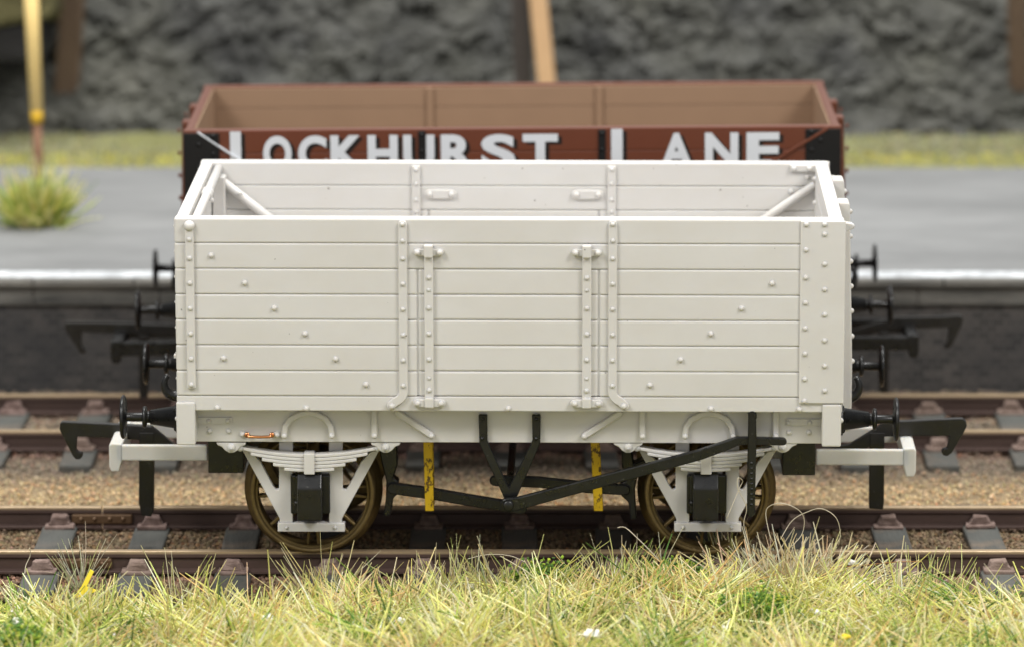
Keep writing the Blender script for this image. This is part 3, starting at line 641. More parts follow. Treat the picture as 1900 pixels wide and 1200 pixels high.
# headstocks
for side in (0, 1):
    bm = new()
    if side == 0: xa, xb_, zt_, zb_ = X(327, 780, -1.57), X(362, 780, -1.57), Z(340, 746, -1.57), Z(340, 825.5, -1.57)
    else: xa, xb_, zt_, zb_ = X(1525.5, 780, -1.57), X(1561, 780, -1.57), Z(1540, 750, -1.57), Z(1540, 828.5, -1.57)
    box(bm, xa, xb_, -1.57, 1.57, zb_, zt_, 0.016)
    for yy in (-1.35, 0.4, -0.4, 1.35): dome(bm, (xa if side == 0 else xb_, yy, (zt_+zb_)/2), 0.032, (-1 if side == 0 else 1, 0, 0), 1.0)
    obj('headstock', bm, M_WHITE, white)
    sx = -1 if side == 0 else 1; xe = xa if side == 0 else xb_
    for yy in (-1.14, 1.14): buffer(white, xe, yy, 1.455, sx)
    draw_hook(white, xe, 1.46, sx)
def axle_guard(cx_px, parent, Yg=-1.13):
    dx = cx_px-574
    PP = lambda x, y, yl: P(x+dx, y, yl)
    bm = new(); y0, y1 = Yg-0.02, Yg+0.045
    mir = lambda x: 1155-x     # symmetric about 577.5
    leg = [(518, 818), (543.5, 818), (543.5, 970), (520, 970), (519, 960), (449, 832), (466, 836), (484, 856), (508, 902), (512, 907), (518, 906)]
    prism(bm, [PP(*q, Yg) for q in leg], y0, y1, 0.006, 1)
    prism(bm, [PP(mir(a)-1, b_, Yg) for a, b_ in leg][::-1], y0, y1, 0.006, 1)
    box(bm, PP(543, 0, Yg)[0], PP(612, 0, Yg)[0], Yg+0.0, Yg+0.04, PP(577, 900, Yg)[1], PP(577, 840, Yg)[1], 0)
    g = obj('axle_guard', bm, M_WHITE, parent)
    bm = new(); z0, z1 = PP(577, 985, Yg-0.03)[1], PP(577, 969, Yg-0.03)[1]
    box(bm, PP(515.5, 977, Yg-0.03)[0], PP(640, 977, Yg-0.03)[0], Yg-0.05, Yg+0.05, z0, z1, 0.008)
    for q in (532, 621.5): dome(bm, (PP(q, 978, Yg-0.05)[0], Yg-0.05, PP(q, 978, Yg-0.05)[1]), 0.02)
    obj('tie_bar', bm, M_WHITE, g)
    # leaf spring
    Yp = Yg-0.12; bm = new()
    def leafc(u, k): # u -1..1 ; k leaf index
        x, z = PP(574+u*129, 828, Yp); xm, zm = PP(574, 843+k*6.6, Yp)
        return x, zm+(z-PP(574, 843, Yp)[1])*u*u
    for k in range(5):
        ext = 1.0-0.16*k; ptsu = [leafc(-ext+2*ext*j/14, k) for j in range(15)]
        top_ = [(a, c+0.0165) for a, c in ptsu]; bot = [(a, c-0.0165) for a, c in ptsu][::-1]
        prism(bm, top_+bot, Yp-0.055, Yp+0.055, 0.006, 1)
    for q in (-1, 1):
        a, c = leafc(q*0.99, 0); lathe(bm, (a, Yp-0.06, c), (0, 1, 0), [(0, 0.001), (0, 0.032), (0.12, 0.032), (0.12, 0.001)], 14)
    sp = obj('leaf_spring', bm, M_WHITE, g)
    bm = new(); x0, zt_ = PP(564.5, 837, Yp); x1, zb_ = PP(584.5, 876, Yp); box(bm, x0, x1, Yp-0.085, Yp+0.07, zb_, zt_, 0.010); obj('spring_buckle', bm, M_WHITE, g)
    for q in (430, 716):
        bm = new(); a, c = PP(q, 817, Yp); s_ = 0.0056
        prism(bm, [(a-27*s_, c), (a+27*s_, c), (a+25*s_, c-5*s_), (a+17*s_, c-8*s_), (a+11*s_, c-15*s_), (a+4*s_, c-19*s_), (a-4*s_, c-19*s_), (a-11*s_, c-15*s_), (a-17*s_, c-8*s_), (a-25*s_, c-5*s_)], Yp-0.07, Yg+0.06, 0.008, 1)
        dome(bm, (a, Yp-0.07, c-9*s_), 0.045, (0, -1, 0), 0.6); dome(bm, (a, Yp-0.09, c-10*s_), 0.016)
        obj('spring_hanger', bm, M_WHITE, g)
    # axle box
    bm = new(); Ya = Yg-0.06; x0, zt_ = PP(539, 880, Ya); x1, zb_ = PP(612.5, 952, Ya); box(bm, x0, x1, Ya-0.02, Yg+0.03, zb_, zt_, 0.014)
    Yf = Yg-0.22; x0, zt_ = PP(551, 882, Yf); x1, zb_ = PP(597, 966, Yf); zk = PP(575, 906, Yf)[1]
    prism(bm, [(Ya, zb_), (Yf+0.0, zb_), (Yf, zk), (Yf+0.07, zt_), (Ya, zt_)], x0, x1, 0.014, 2, axis='x')
    box(bm, x0-0.025, x0+0.02, Ya-0.06, Ya, zb_+0.05, zt_-0.03, 0.012); dome(bm, (x0-0.012, Ya-0.07, zb_+0.16), 0.03)
    obj('axle_box', bm, M_BLACK, g)
    return g
GA = axle_guard(574, white); GB = axle_guard(1309.5, white)
for g in (GA, GB):
    c = dup(g, white); c.rotation_euler = (0, 0, math.pi); c.location = (2*(0.0), 0, 0)
ax0, ax1 = X(577.5, 900, -1.13), X(1313, 900, -1.13)
for c in kids(white):
    if c.name.startswith('axle_guard') and abs(c.rotation_euler.z) > 1: c.location.x = ax0+ax1
wheelset(white, ax0+0.0); wheelset(white, ax1)
# weights / underframe boxes
for pa, pb in ((386, 452), (1452, 1513)):
    bm = new(); Yq = -0.75; box(bm, X(pa, 850, Yq), X(pb, 850, Yq), Yq, 0.75, Z(pa, 877 if pa < 900 else 881, Yq), 1.5, 0.01); obj('underframe_block', bm, M_BLACK, white)
# V hangers
def v_hanger(s):
    bm = new(); Yv = -1.39
    h = [(888, 769), (904, 769), (904.5, 818), (944, 905), (988, 817), (987, 769), (1003, 769), (1002.5, 822), (960, 920), (948, 935), (938, 930), (927, 905), (889.5, 823)]
    prism(bm, [P(*q, Yv) for q in h], Yv, Yv+0.05, 0.008, 1)
    for q in ((895.5, 777), (895, 813), (995, 777), (994.5, 813)): a, c = P(*q, Yv); dome(bm, (a, Yv, c), 0.022)
    if s > 0: mirror_y(bm)
    return obj('brake_hanger', bm, M_BLACK, white)
v_hanger(-1); v_hanger(1)
bm = new(); Yl = -1.48
lev = [(941, 936), (965, 932), (1050, 909), (1140, 885), (1230, 861), (1300, 842), (1345, 826), (1368, 817), (1390, 816.5), (1453, 818)]
strap(bm, [P(*q, Yl) for q in lev], [0.145, 0.125, 0.118, 0.115, 0.11, 0.105, 0.095, 0.085, 0.078, 0.075], Yl-0.03, Yl+0.035, 0.014, 6)
a, c = P(943, 935.5, Yl); lathe(bm, (a, Yl-0.03, c), (0, -1, 0), [(0, 0.058), (0.03, 0.055), (0.038, 0.04), (0.038, 0.001)], 18); tube(bm, [(a, Yl, c), (a, 1.25, c)], 0.04, 10)
obj('brake_lever', bm, M_BLACK, white)
bm = new(); Yl = -1.53
pts = [P(1395.5, 766, Yl), P(1396, 778, Yl), P(1396, 805, Yl), P(1395, 860, Yl), P(1393.5, 952, Yl)]
x0, z1 = P(1388.5, 766, Yl); x1, z0 = P(1402.5, 955, Yl)
strap(bm, pts, [0.065, 0.075, 0.082, 0.082, 0.075], Yl-0.02, Yl+0.02, 0.008, 3); strap(bm, pts[1:], [0.075, 0.082, 0.082, 0.075], Yl+0.10, Yl+0.14, 0.008, 3)
for k in range(9): 
    a, c = P(1394.5, 858+k*9.6, Yl); dome(bm, (a, Yl-0.02, c), 0.016, (0, -1, 0), 0.5)
box(bm, x0, x1, Yl-0.015, -1.2, z1-0.06, z1+0.0, 0.012)
box(bm, x0+0.005, x1-0.005, Yl-0.01, Yl+0.13, z0, z0+0.04, 0.008)
obj('lever_guide', bm, M_BLACK, white)
for pts, wd in (([(728, 904), (800, 914), (880, 928), (968, 942)], 0.118), ([(918, 890), (1000, 893), (1090, 903), (1160, 907)], 0.11)):
    bm = new(); Yr = -0.95; strap(bm, [P(*q, Yr) for q in pts], wd, Yr-0.04, Yr+0.03, 0.014, 5); obj('brake_rod', bm, M_BLACK, white)
for pts in ([(703, 826), (737, 826), (738, 860), (730, 885), (740, 893), (738, 915), (730, 922), (727, 945), (724, 956), (711, 956), (716, 925), (717, 890), (708, 855)],
            [(1153, 834), (1172, 834), (1176, 860), (1196, 850), (1199, 862), (1182, 885), (1178, 905), (1180, 940), (1182, 961), (1170, 962), (1166, 930), (1152, 917), (1150, 898), (1162, 890), (1154, 866)]):
    bm = new(); Yb = -0.92; prism(bm, [P(*q, Yb) for q in pts], Yb-0.03, Yb+0.16, 0.012, 1); obj('brake_block', bm, M_BLACK, white)
for (ta, tb, ba, bb) in ((784.5, 802, 789, 805), (1094.5, 1111, 1102, 1119)):
    bm = new(); Yy = -1.03
    q = [P(ta, 790, Yy), P(tb, 790, Yy), P(bb, 947.5, Yy), P(ba, 947.5, Yy)]
    prism(bm, q, Yy, Yy+0.03, 0.004, 1)
    dz = q[3][1]; box(bm, q[3][0]+0.002, q[2][0]-0.002, Yy+0.004, Yy+0.26, dz+0.002, dz+0.03, 0.004); prism(bm, q, Yy+0.24, Yy+0.27, 0.004, 1)
    obj('safety_loop', bm, M_YELLOW, white)
# couplings
def coupling(parent, F_, hook_px, drop_px, Yc, mat=M_BLACK_METAL):
    bm = new(); prism(bm, [F_.M(*q, Yc) for q in hook_px], -0.035, 0.035, 0.010, 2)
    if drop_px: prism(bm, [F_.M(*q, Yc) for q in drop_px], -0.04, 0.032, 0.010, 2)
    return obj('coupling_hook', bm, mat, parent)
coupling(white, F, [(112, 783), (116, 780), (200, 784), (282, 789), (325, 824), (385, 832), (385, 842), (315, 842), (262, 815), (200, 810), (143.5, 808), (142, 833), (146, 836), (153, 838), (154, 844), (149, 850), (141, 850), (135, 843), (111, 795)],
         [(259, 800), (287, 800), (286, 945), (281, 956), (263, 954), (258, 930)], 0)
coupling(white, F, [(1642, 780), (1680, 779), (1740, 776), (1786, 774), (1792, 779), (1794, 788), (1787, 802), (1766, 838), (1758, 844), (1750, 843), (1746, 836), (1749, 831), (1757, 829), (1761, 807), (1700, 807), (1641, 808), (1600, 835), (1520, 845), (1520, 832), (1577, 822), (1623, 794)],
         [(1613, 800), (1641, 800), (1640, 930), (1638, 943), (1612, 941)], 0)
bm = new()
def loop(bm, F_, xo, xb, ztop, lip, sx, y0=-0.5, y1=0.42):
    """U-shaped bumper of a tension-lock coupling: two arms, cross bar with a hanging lip."""
    zt_ = ztop; h = 0.165
    for yy in (y0, y1):
        prism(bm, [(xb, zt_-h), (xo+sx*-0.07, zt_-h), (xo-sx*0.07, zt_), (xb, zt_)], yy-0.03, yy+0.03, 0.016)
    prism(bm, [(xo, zt_+0.0), (xo-sx*0.03, zt_+0.02), (xo-sx*0.135, zt_+0.01), (xo-sx*0.135, zt_-h*0.85), (xo-sx*0.10, lip), (xo-sx*0.02, lip), (xo, lip+0.05)], y0-0.034, y1+0.034, 0.014)
    box(bm, min(xb, xb-sx*0.55), max(xb, xb-sx*0.55), y0+0.03, y1-0.03, zt_-h*0.7, zt_-0.02, 0.014)
for sx in (-1, 1):
    bm = new()
    if sx < 0: a, zt_ = P(202, 825, -0.53); lip = P(202, 874, -0.53)[1]; loop(bm, F, a, X(385, 840, -0.53), zt_, lip, -1)
    else: a, zt_ = P(1700, 834, -0.53); lip = P(1700, 884, -0.53)[1]; loop(bm, F, a, X(1514, 840, -0.53), zt_, lip, 1)
    obj('coupling_bumper', bm, M_NYLON, white)

# ---------------------------------------------------------------- brown wagon
brown = thing('open_wagon', 'red brown open wagon with white lettering and tan inside on the far track', 'model wagon', BROWN_MAT, 'model open wagons')
F = FB; ZB = F.M(900, 239, WF)[1]; BL, BR = F.M(340, 241, WF)[0], F.M(1561, 233, WF)[0]
pit = 0.256; bz = [ZB-pit*k for k in range(7, -1, -1)]
for s in (-1, 1):
    bm = new(); lo, hi = (WF, WF+0.13) if s < 0 else (-WF-0.13, -WF)
    for z0, z1 in zip(bz, bz[1:]): box(bm, BL, BR, lo, hi, z0, z1, 0.012)
    box(bm, BL+0.02, BR-0.02, lo+0.022, hi-0.022, bz[0]+0.01, ZB-0.02, 0)
    side = obj('side_planking', bm, M_BROWN, brown)
    bm = new(); lo, hi = (WF+0.131, WF+0.15) if s < 0 else (-WF-0.15, -WF-0.131)
    for z0, z1 in zip(bz, bz[1:]): box(bm, BL+0.12, BR-0.12, lo, hi, z0+0.002, z1-(0.02 if z1 == bz[-1] else 0.002), 0.006)
    for px0 in (798, 1112):
        xx = F.M(px0, 195, 1.4)[0]; y_ = WF+0.165 if s < 0 else -WF-0.165; box(bm, xx-0.04, xx+0.04, y_-0.025, y_+0.025, 1.8, ZB-0.02, 0.006)
    obj('side_lining', bm, M_TAN, side)
    for xa, xb in (((339, 241), (407, 241)), ((1494, 236), (1561, 236))):
        bm = new(); a, b2 = F.M(*xa, WF)[0], F.M(*xb, WF)[0]; box(bm, a+0.005, b2-0.005, -1.574, -1.54, bz[0]-0.1, ZB-0.03, 0.006)
        for k in range(9):
            dome(bm, (a+0.07 if xa[0] > 900 else b2-0.07, -1.573, ZB-0.06-0.2*k), 0.028); dome(bm, ((a+b2)/2-0.03, -1.573, ZB-0.15-0.26*k), 0.028)
        if s > 0: mirror_y(bm)
        obj('corner_plate', bm, M_IRON, brown)
    for px0 in (783, 1117):
        bm = new(); xx = F.M(px0, 260, WF)[0]; box(bm, xx-0.04, xx+0.04, -1.575, -1.54, bz[0]-0.1, ZB-0.02, 0.006)
        for k in range(10): dome(bm, (xx, -1.574, ZB-0.06-0.18*k), 0.024)
        if s > 0: mirror_y(bm)
        obj('side_knee', bm, M_IRON, brown)
    for (p0, p1), mt_ in ((((368, 246), (445, 297)), M_LETTER), (((1535, 238), (1450, 290)), M_BROWN)):
        bm = new(); q0, q1 = F.M(*p0, WF), F.M(*p1, WF); e = (q0[0]+(q1[0]-q0[0])*2, q0[1]+(q1[1]-q0[1])*2)
        strap(bm, [q0, e], 0.02 if mt_ is M_LETTER else 0.034, -1.582, -1.55, 0.004)
        if s > 0: mirror_y(bm)
        obj('diagonal_stripe' if mt_ is M_LETTER else 'diagonal_strap', bm, mt_, brown)
    bm = new(); box(bm, BL, BR, -1.54, -1.2, bz[0]-0.15, bz[0]-0.003, 0.01)
    if s > 0: mirror_y(bm)
    obj('curb_rail', bm, M_BROWN, brown)
    bm = new(); box(bm, BL+0.1, BR-0.1, -1.21, -1.05, 1.21, bz[0]-0.15, 0.01)
    if s > 0: mirror_y(bm)
    obj('solebar', bm, M_IRON, brown)
for sx, xe in ((-1, BL), (1, BR)):
    bm = new(); a, b2 = sorted((xe-sx*0.012, xe-sx*0.105))
    for z0, z1 in zip(bz, bz[1:]): box(bm, a, b2, -1.418, 1.418, z0, z1-0.002, 0.012)
    for z0, z1 in zip(bz, bz[1:]):
        for yy in (-1.36, 1.36): dome(bm, (xe-sx*0.012, yy, (z0+z1)/2), 0.03, (sx, 0, 0), 1.1)
    e = obj('fixed_end', bm, M_BROWN, brown)
    bm = new(); a, b2 = sorted((xe-sx*0.106, xe-sx*0.125)); box(bm, a, b2, -1.395, 1.395, 1.8, ZB-0.015, 0.006); obj('end_lining', bm, M_TAN, e)
    for yy in (-0.52, 0.52):
        bm = new(); zt_ = ZB-0.06
        p_ = [(xe-sx*0.014, 1.2), (xe+sx*0.13, 1.2), (xe+sx*0.13, 1.9), (xe+sx*0.09, zt_), (xe-sx*0.014, zt_)]
        prism(bm, p_, yy-0.11, yy+0.11, 0.016)
        for z0, z1 in zip(bz, bz[1:]): dome(bm, (xe+sx*0.12, yy, (z0+z1)/2-0.05), 0.03, (sx, 0, 0), 1.1)
        obj('end_post', bm, M_BROWN, brown)
    bm = new(); a, b2 = sorted((xe+sx*0.01, xe-sx*0.2)); box(bm, a, b2, -1.56, 1.56, 1.22, bz[0]-0.08, 0.015); obj('headstock', bm, M_BROWN, brown)
    for yy in (-1.14, 1.14): buffer(brown, xe+sx*0.01, yy, 1.47, sx)
    draw_hook(brown, xe, 1.50, sx)
    bm = new(); y0, y1 = -0.5, 0.45; loop(bm, F, F.M(213 if sx < 0 else 1698, 625, 0)[0], xe-sx*0.3, 0.97, 0.72, sx); obj('coupling_bumper', bm, M_BLACK, brown)
coupling(brown, F, [(122, 599), (126, 596), (230, 598), (330, 602), (400, 625), (400, 640), (320, 622), (152, 615), (151, 640), (160, 646), (158, 655), (149, 654), (120, 608)], [(258, 620), (276, 620), (275, 735), (259, 738)], 0)
coupling(brown, F, [(1660, 588), (1740, 587), (1780, 584), (1788, 588), (1784, 602), (1766, 640), (1757, 647), (1751, 642), (1758, 632), (1760, 606), (1640, 612), (1580, 632), (1500, 645), (1500, 632), (1600, 606)], [(1630, 615), (1649, 615), (1648, 728), (1631, 726)], 0)
bm = new(); box(bm, BL+0.13, BR-0.13, -1.4, 1.4, bz[0]-0.1, 1.79, 0); obj('floor', bm, M_TAN, brown)
for cx in (-2.1, 2.1): wheelset(brown, cx)
for cx in (-2.1, 2.1):
    for s in (-1, 1):
        bm = new()
        prism(bm, [(cx-0.28, 1.25), (cx+0.28, 1.25), (cx+0.28, 0.42), (cx-0.28, 0.42)], -1.15, -1.10, 0.006); prism(bm, [(cx-0.7, 1.25), (cx-0.6, 1.25), (cx-0.25, 0.5), (cx-0.32, 0.5)], -1.15, -1.10, 0.006); prism(bm, [(cx+0.7, 1.25), (cx+0.32, 0.5), (cx+0.25, 0.5), (cx+0.6, 1.25)], -1.15, -1.10, 0.006)
        box(bm, cx-0.13, cx+0.13, -1.32, -1.14, 0.45, 0.92, 0.015)
        prism(bm, ribbon([(cx-0.7, 1.2), (cx-0.35, 1.06), (cx, 1.02), (cx+0.35, 1.06), (cx+0.7, 1.2)], 0.14), -1.30, -1.18, 0.01)
        if s > 0: mirror_y(bm)
        obj('axle_guard', bm, M_IRON, brown)
bm = new(); box(bm, -2.9, 2.9, -0.7, 0.7, 1.1, 1.5, 0.01); obj('underframe_block', bm, M_IRON, brown)
# lettering: every letter fitted to its own box
def letter_mesh(ch, x0, x1, z0, z1, depth, bold=0.04):
    cu = bpy.data.curves.new('letter', 'FONT'); cu.body = ch; cu.offset = bold; cu.extrude = 0.5; cu.resolution_u = 6
    o = bpy.data.objects.new('letter', cu); C.objects.link(o); dg = bpy.context.evaluated_depsgraph_get(); me = bpy.data.meshes.new_from_object(o.evaluated_get(dg)); bpy.data.objects.remove(o); bpy.data.curves.remove(cu)
    v = np.array([q.co[:] for q in me.vertices]); a, b2 = v.min(0), v.max(0)
    for q in me.vertices:
        q.co = ((x0+(q.co.x-a[0])/(b2[0]-a[0])*(x1-x0)), depth[0]+(1-(q.co.z-a[2])/(b2[2]-a[2]))*(depth[1]-depth[0]), z0+(q.co.y-a[1])/(b2[1]-a[1])*(z1-z0))
    return me
LET = [('L', 427, 482, 1), ('O', 488, 541, 0), ('C', 553, 606, 0), ('K', 613, 674, 0), ('H', 682, 738, 0), ('U', 748, 806, 0), ('R', 818, 881, 0), ('S', 893, 956, 0), ('T', 970, 1035, 0), ('L', 1134, 1192, 1), ('A', 1225, 1286, 0), ('N', 1308, 1370, 0), ('E', 1385, 1447, 0)]
zs_top, zs_bot = F.M(510, 252.5, WF)[1], F.M(510, 318, WF)[1]; zl_top, zl_bot = F.M(435, 244.5, WF)[1], F.M(435, 322, WF)[1]
for ch, a, b2, big in LET:
    x0, x1 = F.M(a, 270, WF)[0], F.M(b2, 270, WF)[0]; zt_, zb_ = (zl_top, zl_bot) if big else (zs_top, zs_bot)
    lo_ = obj('letter', letter_mesh(ch, x0, x1, zb_, zt_, (-1.5575, -1.5545)), M_LETTER, brown)
    obj('letter_shade', letter_mesh(ch, x0+0.045, x1+0.045, zb_-0.03, zt_-0.03, (-1.5535, -1.551)), M_SHADE, lo_)

# ================================================================== THINGS BEHIND
# yellow post on the platform
def leaning(pts, r0, r1, seg=12):
    bm = new(); tube(bm, pts, [r0+(r1-r0)*k/(len(pts)-1) for k in range(len(pts))], seg); return bm
YP = WORLD.Zp(72, 352, PZ)[1]
p3 = lambda px, py, Y: (lambda q: Vector((q[0], Y, q[1])))(WORLD.M(px, py, Y))
t = thing('lamp_post', 'yellow post on a thin brown foot, rising behind the platform grass tuft', 'post')
a, b2, c, d = p3(72, 352, YP), p3(69, 228, YP), p3(68, 205, YP), p3(54, -90, YP)
obj('foot', leaning([a-Vector((0, 0, 0.05)), b2], 0.065, 0.06), M_POST_BROWN, t)
obj('band', leaning([b2, c], 0.080, 0.0805), M_POST_BAND, t)
obj('shaft', leaning([c, d], 0.083, 0.105), M_POST_YELLOW, t)
# timbers against the rock, plus a dark upright standing in for a shadow strip
def timber(name, label, x0, y0, x1, y1, Ya, Yb, hw, mat, group='timbers against the rock'):
    a, b2 = p3(x0, y0, Ya), p3(x1, y1, Yb); bm = new(); d = b2-a; n_ = 7
    for k in range(n_):
        pass
    ring = []
    for k in range(n_):
        t_ = k/(n_-1); c = a+d*t_
        ring.append([bm.verts.new(c+Vector((sx*hw*(1+0.12*noise.noise(Vector((k, sx, x0)))), sy*hw*0.7, 0))) for sx, sy in ((-1, -1), (1, -1), (1, 1), (-1, 1))])
    for p_, q_ in zip(ring, ring[1:]):
        for j in range(4): bm.faces.new((p_[j], p_[(j+1) % 4], q_[(j+1) % 4], q_[j]))
    bm.faces.new(ring[0][::-1]); bm.faces.new(ring[-1])
    bmesh.ops.bevel(bm, geom=[e for e in bm.edges], offset=0.02, segments=1, affect='EDGES')
    return tag(obj(name, bm, mat), label, 'timber', group)
timber('timber_post', 'pale orange wooden post leaning before the rock, behind the brown wagon', 1024, 252, 990, -90, 15.6, 16.0, 0.125, M_WOOD_PALE)
timber('timber_post', 'nearly black upright standing in for a shadow strip beside the pale orange wooden post', 975, 252, 962, -90, 16.1, 16.3, 0.13, M_SHADOW_STRIP)  # near-black upright put in place of the dark shadow strip by the pale post
timber('timber_post', 'blurred brown prop in the rock behind the yellow post', 122, 200, 140, -90, 17.4, 16.7, 0.17, M_WOOD_BROWN)
timber('timber_post', 'brown post at the edge of the rock on the side away from the yellow post', 1890, 170, 1884, -90, 17.4, 16.4, 0.13, M_WOOD_BROWN)
# olive ledge over a solid near-black block painting the hollow's shade (upper corner)
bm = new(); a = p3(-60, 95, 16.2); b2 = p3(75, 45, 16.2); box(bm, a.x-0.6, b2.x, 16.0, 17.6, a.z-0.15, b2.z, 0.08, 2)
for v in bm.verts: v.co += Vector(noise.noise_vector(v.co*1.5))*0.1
tag(obj('hollow_shade_block', bm, M_HOLLOW_SHADE), 'near black block painted as the shade of a hollow under the grassy ledge', 'hollow')
bm = new(); a = p3(-90, 48, 15.9); b2 = p3(100, 20, 15.9); box(bm, a.x-0.6, b2.x, 15.8, 17.8, a.z, a.z+1.0, 0.15, 2); bmesh.ops.subdivide_edges(bm, edges=bm.edges[:], cuts=3, use_grid_fill=True)
for v in bm.verts: v.co += Vector(noise.noise_vector(v.co*2.2))*0.16
m = Mat('mossy_earth'); m.base(m.mix(m.noise(3, 6, 0.7), (0.115, 0.105, 0.035, 1), (0.06, 0.05, 0.025, 1))).set(Roughness=0.95).bump(m.noise(12, 5), 0.05, 1)
tag(obj('grassy_ledge', bm, m.m), 'olive brown grassy ledge jutting from the rock above the near black block', 'ledge')
# tuft on the platform
YT = WORLD.Zp(60, 423, PZ)[1]; tx = WORLD.Zp(62, 423, PZ)[0]
tuft('grass_tuft', (tx, YT+0.25, PZ), 750, (0.13, 0.12), 0.55, [((0.42, 0.52, 0.08), 3), ((0.74, 0.70, 0.18), 4), ((0.85, 0.79, 0.38), 4), ((0.18, 0.34, 0.04), 2)], 0.62, 0.024, 'bushy yellow green grass tuft growing on the platform at the foot of the yellow post', 'grass tuft', None, 0.3)

# ================================================================== FOREGROUND GRASS
n = 56000
gx = rng.uniform(-7.2, 6.8, n*2); gy = -1.62-3.6*rng.random(n*2)**1.0
edge = -1.80-0.06*np.tanh(-gx/2)-0.22*np.clip((gx-2.9)/0.8, 0, 1)-0.16*np.clip((-1.6-gx)/1.4, 0, 1)+0.10*vnoise(gx, gx*0+3, 1.6)+0.09*vnoise(gx, gx*0+9, 4.0)+0.22*np.exp(-((gx-1.0)/2.2)**2)
keep = gy < edge; gx, gy = gx[keep][:n], gy[keep][:n]; n = len(gx)
patch = vnoise(gx, gy, 1.3, 5.0)+0.5*vnoise(gx, gy, 3.5, 2.0)
cols = pick(n, STRAW); ochre = (vnoise(gx, gy, 0.9, 11.0) > 0.22) & (rng.random(n) < 0.6); cols[ochre] = pick(int(ochre.sum()), [((0.84, 0.63, 0.26), 3), ((0.74, 0.52, 0.20), 2), ((0.90, 0.78, 0.46), 2)]); gsel = (patch > 0.24) & (rng.random(n) < 0.75); cols[gsel] = pick(int(gsel.sum()), GREEN)
under = rng.random(n) < 0.22; cols[under] = pick(int(under.sum()), GREEN)
L_ = np.abs(rng.normal(0.41, 0.14, n)); L_[under] *= 0.55
bz_ = ground_z(gx, gy)+0.09*vnoise(gx, gy, 1.3, 3.3)
bz_ = bz_+rng.uniform(-0.02, 0.22, n)*np.clip((edge[keep][:n]-gy)*1.4, 0, 1)*(~under)
gd = directions(n, 1.2, 0.36); nb = 900; bc = np.stack([rng.uniform(-7, 6.8, nb), rng.uniform(-5.2, -1.7, nb)], 1); bd = directions(nb, 1.05, 0.32); btone = rng.normal(1, 0.16, nb)
cell = {}
for k in range(nb): cell.setdefault((int(bc[k, 0]//0.3), int(bc[k, 1]//0.3)), k)
who = np.array([cell.get((int(a//0.3), int(b_//0.3)), -1) for a, b_ in zip(gx+rng.normal(0, 0.08, n), gy+rng.normal(0, 0.06, n))])
m_ = (who >= 0) & (rng.random(n) < 0.55); gd[m_] = bd[who[m_]]+rng.normal(0, 0.22, (int(m_.sum()), 3)); gd[:, 2] = np.maximum(gd[:, 2], 0.08); gd /= np.linalg.norm(gd, axis=1)[:, None]
tone_ = np.where(who >= 0, btone[who], 1.0); cols = np.clip(cols*np.clip(tone_, 0.55, 1.2)[:, None], 0.01, 0.93); L_ = L_*np.clip(1+0.5*vnoise(gx, gy, 2.2, 7.0), 0.5, 1.5)
tag(obj('static_grass', blades('static_grass', np.stack([gx, gy, bz_], 1), gd, L_, np.abs(rng.normal(0.0135, 0.005, n))+0.003, cols, np.abs(rng.normal(0, 0.22, n))), M_BLADE), kind='stuff')
# tall single blades along the edge of the grass
SP = [((0.82, 0.73, 0.38), 3), ((0.72, 0.68, 0.28), 3), ((0.86, 0.78, 0.52), 2), ((0.52, 0.58, 0.16), 1)]
def gpt(px, py, z=-0.25): x_, y_ = WORLD.Zp(px, py, z); return (x_, y_, z)
TG = 'tufts standing out of the near grass'
tuft('grass_tuft', gpt(150, 1090), 46, (0.05, 0.04), 0.48, [((0.62, 0.58, 0.42), 3), ((0.48, 0.52, 0.25), 2)], 0.75, 0.011, 'small spiky pale tuft before the near rail joint', 'grass tuft', TG, 0.2)
tuft('grass_tuft', gpt(600, 1105), 70, (0.14, 0.08), 0.46, SP, 0.85, 0.013, 'spreading straw tuft below the left wheel of the white wagon', 'grass tuft', TG, 0.12)
tuft('grass_tuft', gpt(850, 1100), 120, (0.22, 0.10), 0.38, SP, 0.7, 0.012, 'pale straw tuft before the rail midway between the two white wagon wheels', 'grass tuft', TG, 0.12)
tuft('grass_tuft', gpt(1150, 1090), 90, (0.22, 0.10), 0.42, SP, 0.75, 0.012, 'wide sparse tuft with green moss below the yellow strap nearer the brake lever', 'grass tuft', TG, 0.1)
tuft('grass_tuft', gpt(1470, 1095), 850, (0.36, 0.24), 0.48, [((0.90, 0.74, 0.45), 4), ((0.90, 0.82, 0.58), 3), ((0.80, 0.68, 0.34), 2)], 1.5, 0.019, 'dense dry blond straw tuft below the right wheel of the white wagon', 'grass tuft', TG, 0.2)
tuft('grass_tuft', gpt(1345, 1065), 46, (0.05, 0.04), 0.55, [((0.50, 0.52, 0.20), 3), ((0.66, 0.60, 0.38), 2)], 0.35, 0.012, 'slim upright green tuft before the right axle guard of the white wagon', 'grass tuft', TG, 0.2)
tuft('grass_tuft', gpt(1720, 1110), 60, (0.2, 0.08), 0.44, SP, 0.8, 0.012, 'thin scattered tuft at the rail beyond the coupling end of the white wagon', 'grass tuft', TG, 0.1)
tuft('grass_tuft', gpt(330, 1110), 30, (0.15, 0.06), 0.40, SP, 0.8, 0.012, 'few upright blades between the spiky pale tuft and the spreading straw tuft', 'grass tuft', TG, 0.1)
